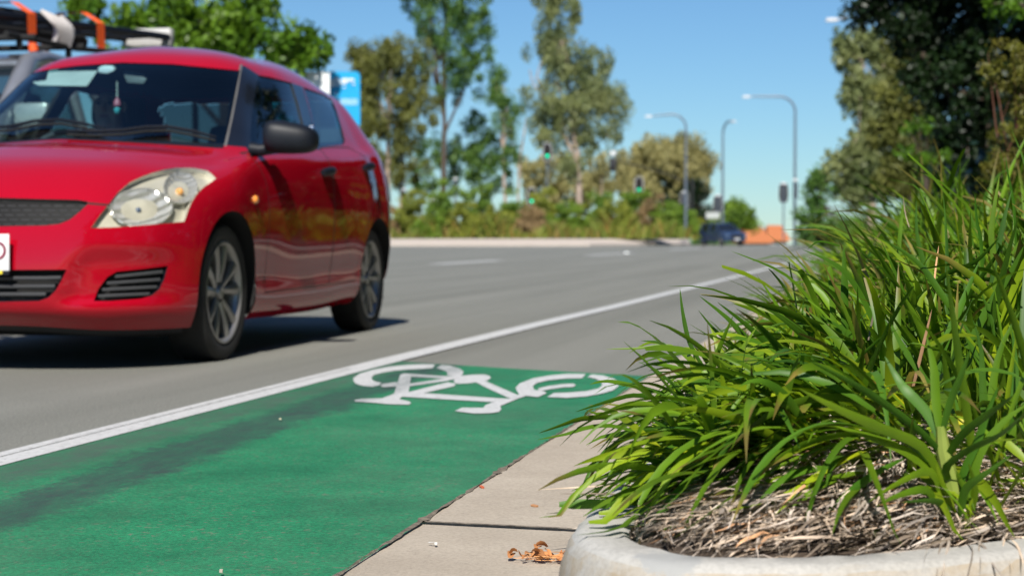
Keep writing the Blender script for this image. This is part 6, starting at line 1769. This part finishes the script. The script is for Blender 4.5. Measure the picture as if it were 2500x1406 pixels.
# shrubs and tall grass of the far island, each clump on its own
G2 = 'shrubs of the far island'
rs_ = np.random.default_rng(5)
row = [(965,545,40,50,'brown'),(1010,520,40,60,'yell'),(1050,550,40,45,'shrub'),(1090,505,45,70,'shrub'),(1130,540,40,50,'yell'),(1170,515,45,70,'shrub'),(1215,545,38,45,'yell'),(1250,520,40,60,'shrub'),(1290,545,38,45,'brown'),(1330,520,35,60,'yell'),(1375,535,45,50,'shrub'),(1420,540,40,45,'yell'),(1462,515,42,60,'shrub'),(1505,535,40,50,'yell'),(1550,515,42,60,'shrub'),(1595,520,40,55,'brown'),(1630,535,36,50,'shrub'),(1668,545,34,42,'shrub'),(1695,555,22,32,'yell')]
nm_ = {'brown': 'dry brownish', 'yell': 'yellowish green', 'shrub': 'deep green'}
lefts = ['right beside the red hatchback', 'second from the hatchback', 'under the tall gum', 'left of the dark trunk', 'just right of the dark trunk', 'below the mid green tree', 'left of the low green signal', 'right behind the low green signal', 'at the foot of the low green signal', 'under the left edge of the drooping gum', 'left of the drooping gum trunk', 'right of the drooping gum trunk', 'below the tip of the mast arm', 'left below the clear green signal', 'under the clear green signal', 'right of the clear green signal', 'below the mast arm', 'left of the lamp foot', 'last one, beside the blue suv']
for k, (cx_, cyy, rx, ry, lf) in enumerate(row):
    tree('island_shrub', f'{nm_[lf]} shrub on the far island, {lefts[k]}', 128 + rs_.uniform(0, 5), cx_, [(cx_, cyy, rx, ry), (cx_ + rs_.uniform(-20, 20), cyy + 18, rx * .9, ry * .6)], [[(cx_, 578, .06), (cx_, cyy, .03)]], lf, m_bark_d, 55, 40, .5, .46, -.8, G2, 'shrub', z0=.5, aspect=4.0)
# long grass between them
bl = Blades()
for k in range(2600):
    px_ = rng.uniform(930, 1710); d_ = rng.uniform(127.5, 131); b = at(px_, 583, d_)
    az = rng.uniform(0, 2 * PI); bl.add(curve((b.x, b.y, .5), (math.cos(az) * .35, math.sin(az) * .35, 1), rng.uniform(.5, 1.9) * (.9 + .35 * math.sin(px_ * .043) + .3 * math.sin(px_ * .017 + 1)), .4, 5), .10, np.array((1.0, 1.2, .8)) * rng.uniform(.7, 1.6) * ((1.7, .95, 1.8) if rng.random() < .30 else (1, 1, 1)), thin=True, side=cR)
tag(bl.build('island_grass', leaf_mat('island_grass_leaf', (.09, .105, .015), (.17, .17, .03), .3, .7, .3, True)), 'long green and straw coloured grass along the far island kerb', 'grass', kind='stuff')
# far-off wood closing the horizon
V, Q = [], []
r = np.random.default_rng(77); C = []
for k in range(420):
    px_ = r.uniform(-300, 2800); d_ = r.uniform(230, 330); h = r.uniform(.5, 1) * (4.0 if not (1780 < px_ < 2000) else .8)
    p = at(px_, 583, d_); C.append((p.x, p.y, h - 3.2 + r.uniform(-1, 1.2)))
V, Q = leaf_cloud(np.array(C), np.full((len(C), 3), 2.6), 45, 1.3, 0, 1.6, 78)
tag(np_mesh('distant_wood', V, Q, [LM['green']]), 'low distant wood along the horizon behind the crossing', 'trees', kind='stuff')

# bushes added on the right-hand verge to darken the car door reflections and close the view under the trees
G3 = 'bushes added along the right verge'
for k, (x_, y_, h_, lf) in enumerate([(2.2, 9.5, 1.5, 'dark'), (2.6, 13, 1.9, 'dark'), (1.6, 16.5, 1.3, 'dark'), (3.2, 17, 2.4, 'dark'), (2.4, 21, 1.5, 'dark'), (3.6, 24, 2.8, 'dark'), (2.0, 27, 1.5, 'dark'), (3.4, 31, 2.6, 'dark'), (2.2, 35, 1.7, 'dark'), (3.8, 40, 3.0, 'dark'), (2.6, 46, 1.9, 'green'), (4.2, 53, 3.0, 'dark'), (3.0, 60, 2.0, 'green'), (2.6, 70, 2.2, 'shrub'), (4.6, 80, 3.2, 'green'), (3.4, 92, 2.4, 'green'), (5.5, 105, 3.0, 'shrub'), (4.4, 118, 2.4, 'green'),
        ]):
    b = Vector((x_, y_, .1)); t = thing('added_verge_bush', 'x', 'bush', b, 0, G3)
    r = np.random.default_rng(900 + k); w_ = h_ * .75
    C = grow([(0, 0, h_ * .45, w_, w_ * 1.5, h_ * .45)], 55, 300 + k)
    V, Q = leaf_cloud(C, np.full((len(C), 3), .26 + .07 * h_), 60, .09 + .045 * h_, .1, 2.0, 400 + k); V[:, 2] = np.maximum(V[:, 2], .02)
    np_mesh('crown', V, Q, [LM[lf]], t)
    mb = MB()
    for q in range(4): mb.tube([(.05 * q - .08, 0, 0), (r.normal(0, w_ * .4), r.normal(0, w_ * .5), h_ * .6)], [.03, .008], 6)
    mb.build('stem', m_bark_d, t)
    kind_ = {'dark': 'very dark green', 'shrub': 'yellowish green', 'green': 'mid green'}[lf]
    t['label'] = f'{kind_} bush added on the right hand verge' + (' mirrored in the car doors' if k > 17 else ', half hidden behind the tall grass leaves')

# added wall of dark trees (one mass), mostly out of view, to darken the right side and car reflections
r = np.random.default_rng(61); C = []
for x_, y_, h_ in ((4.6, -4, 6), (4.4, 2, 6), (4.6, 7, 6.5), (4.8, 12, 7), (5.0, 17, 7.5), (5.4, 22, 8), (5.9, 27, 8), (6.6, 33, 8.5), (7.3, 40, 9), (8.2, 48, 9), (9.2, 58, 9), (10.5, 70, 9)):
    for k in range(115):
        z_ = r.uniform(.3, h_ * 1.6); C.append((x_ + r.normal(0, .8) - .08 * max(0, z_ - 5) * (y_ > 8), y_ + r.uniform(-3.2, 3.2) * (1 + y_ / 60), z_))
V, Q = leaf_cloud(np.array(C), np.full((len(C), 3), .85), 70, .36, .1, 1.9, 62); V[:, 2] = np.maximum(V[:, 2], .05)
tag(np_mesh('added_verge_trees', V, Q, [LM['dark']]), 'dark wall of close trees added mostly out of view to darken the right side', 'trees', kind='stuff')
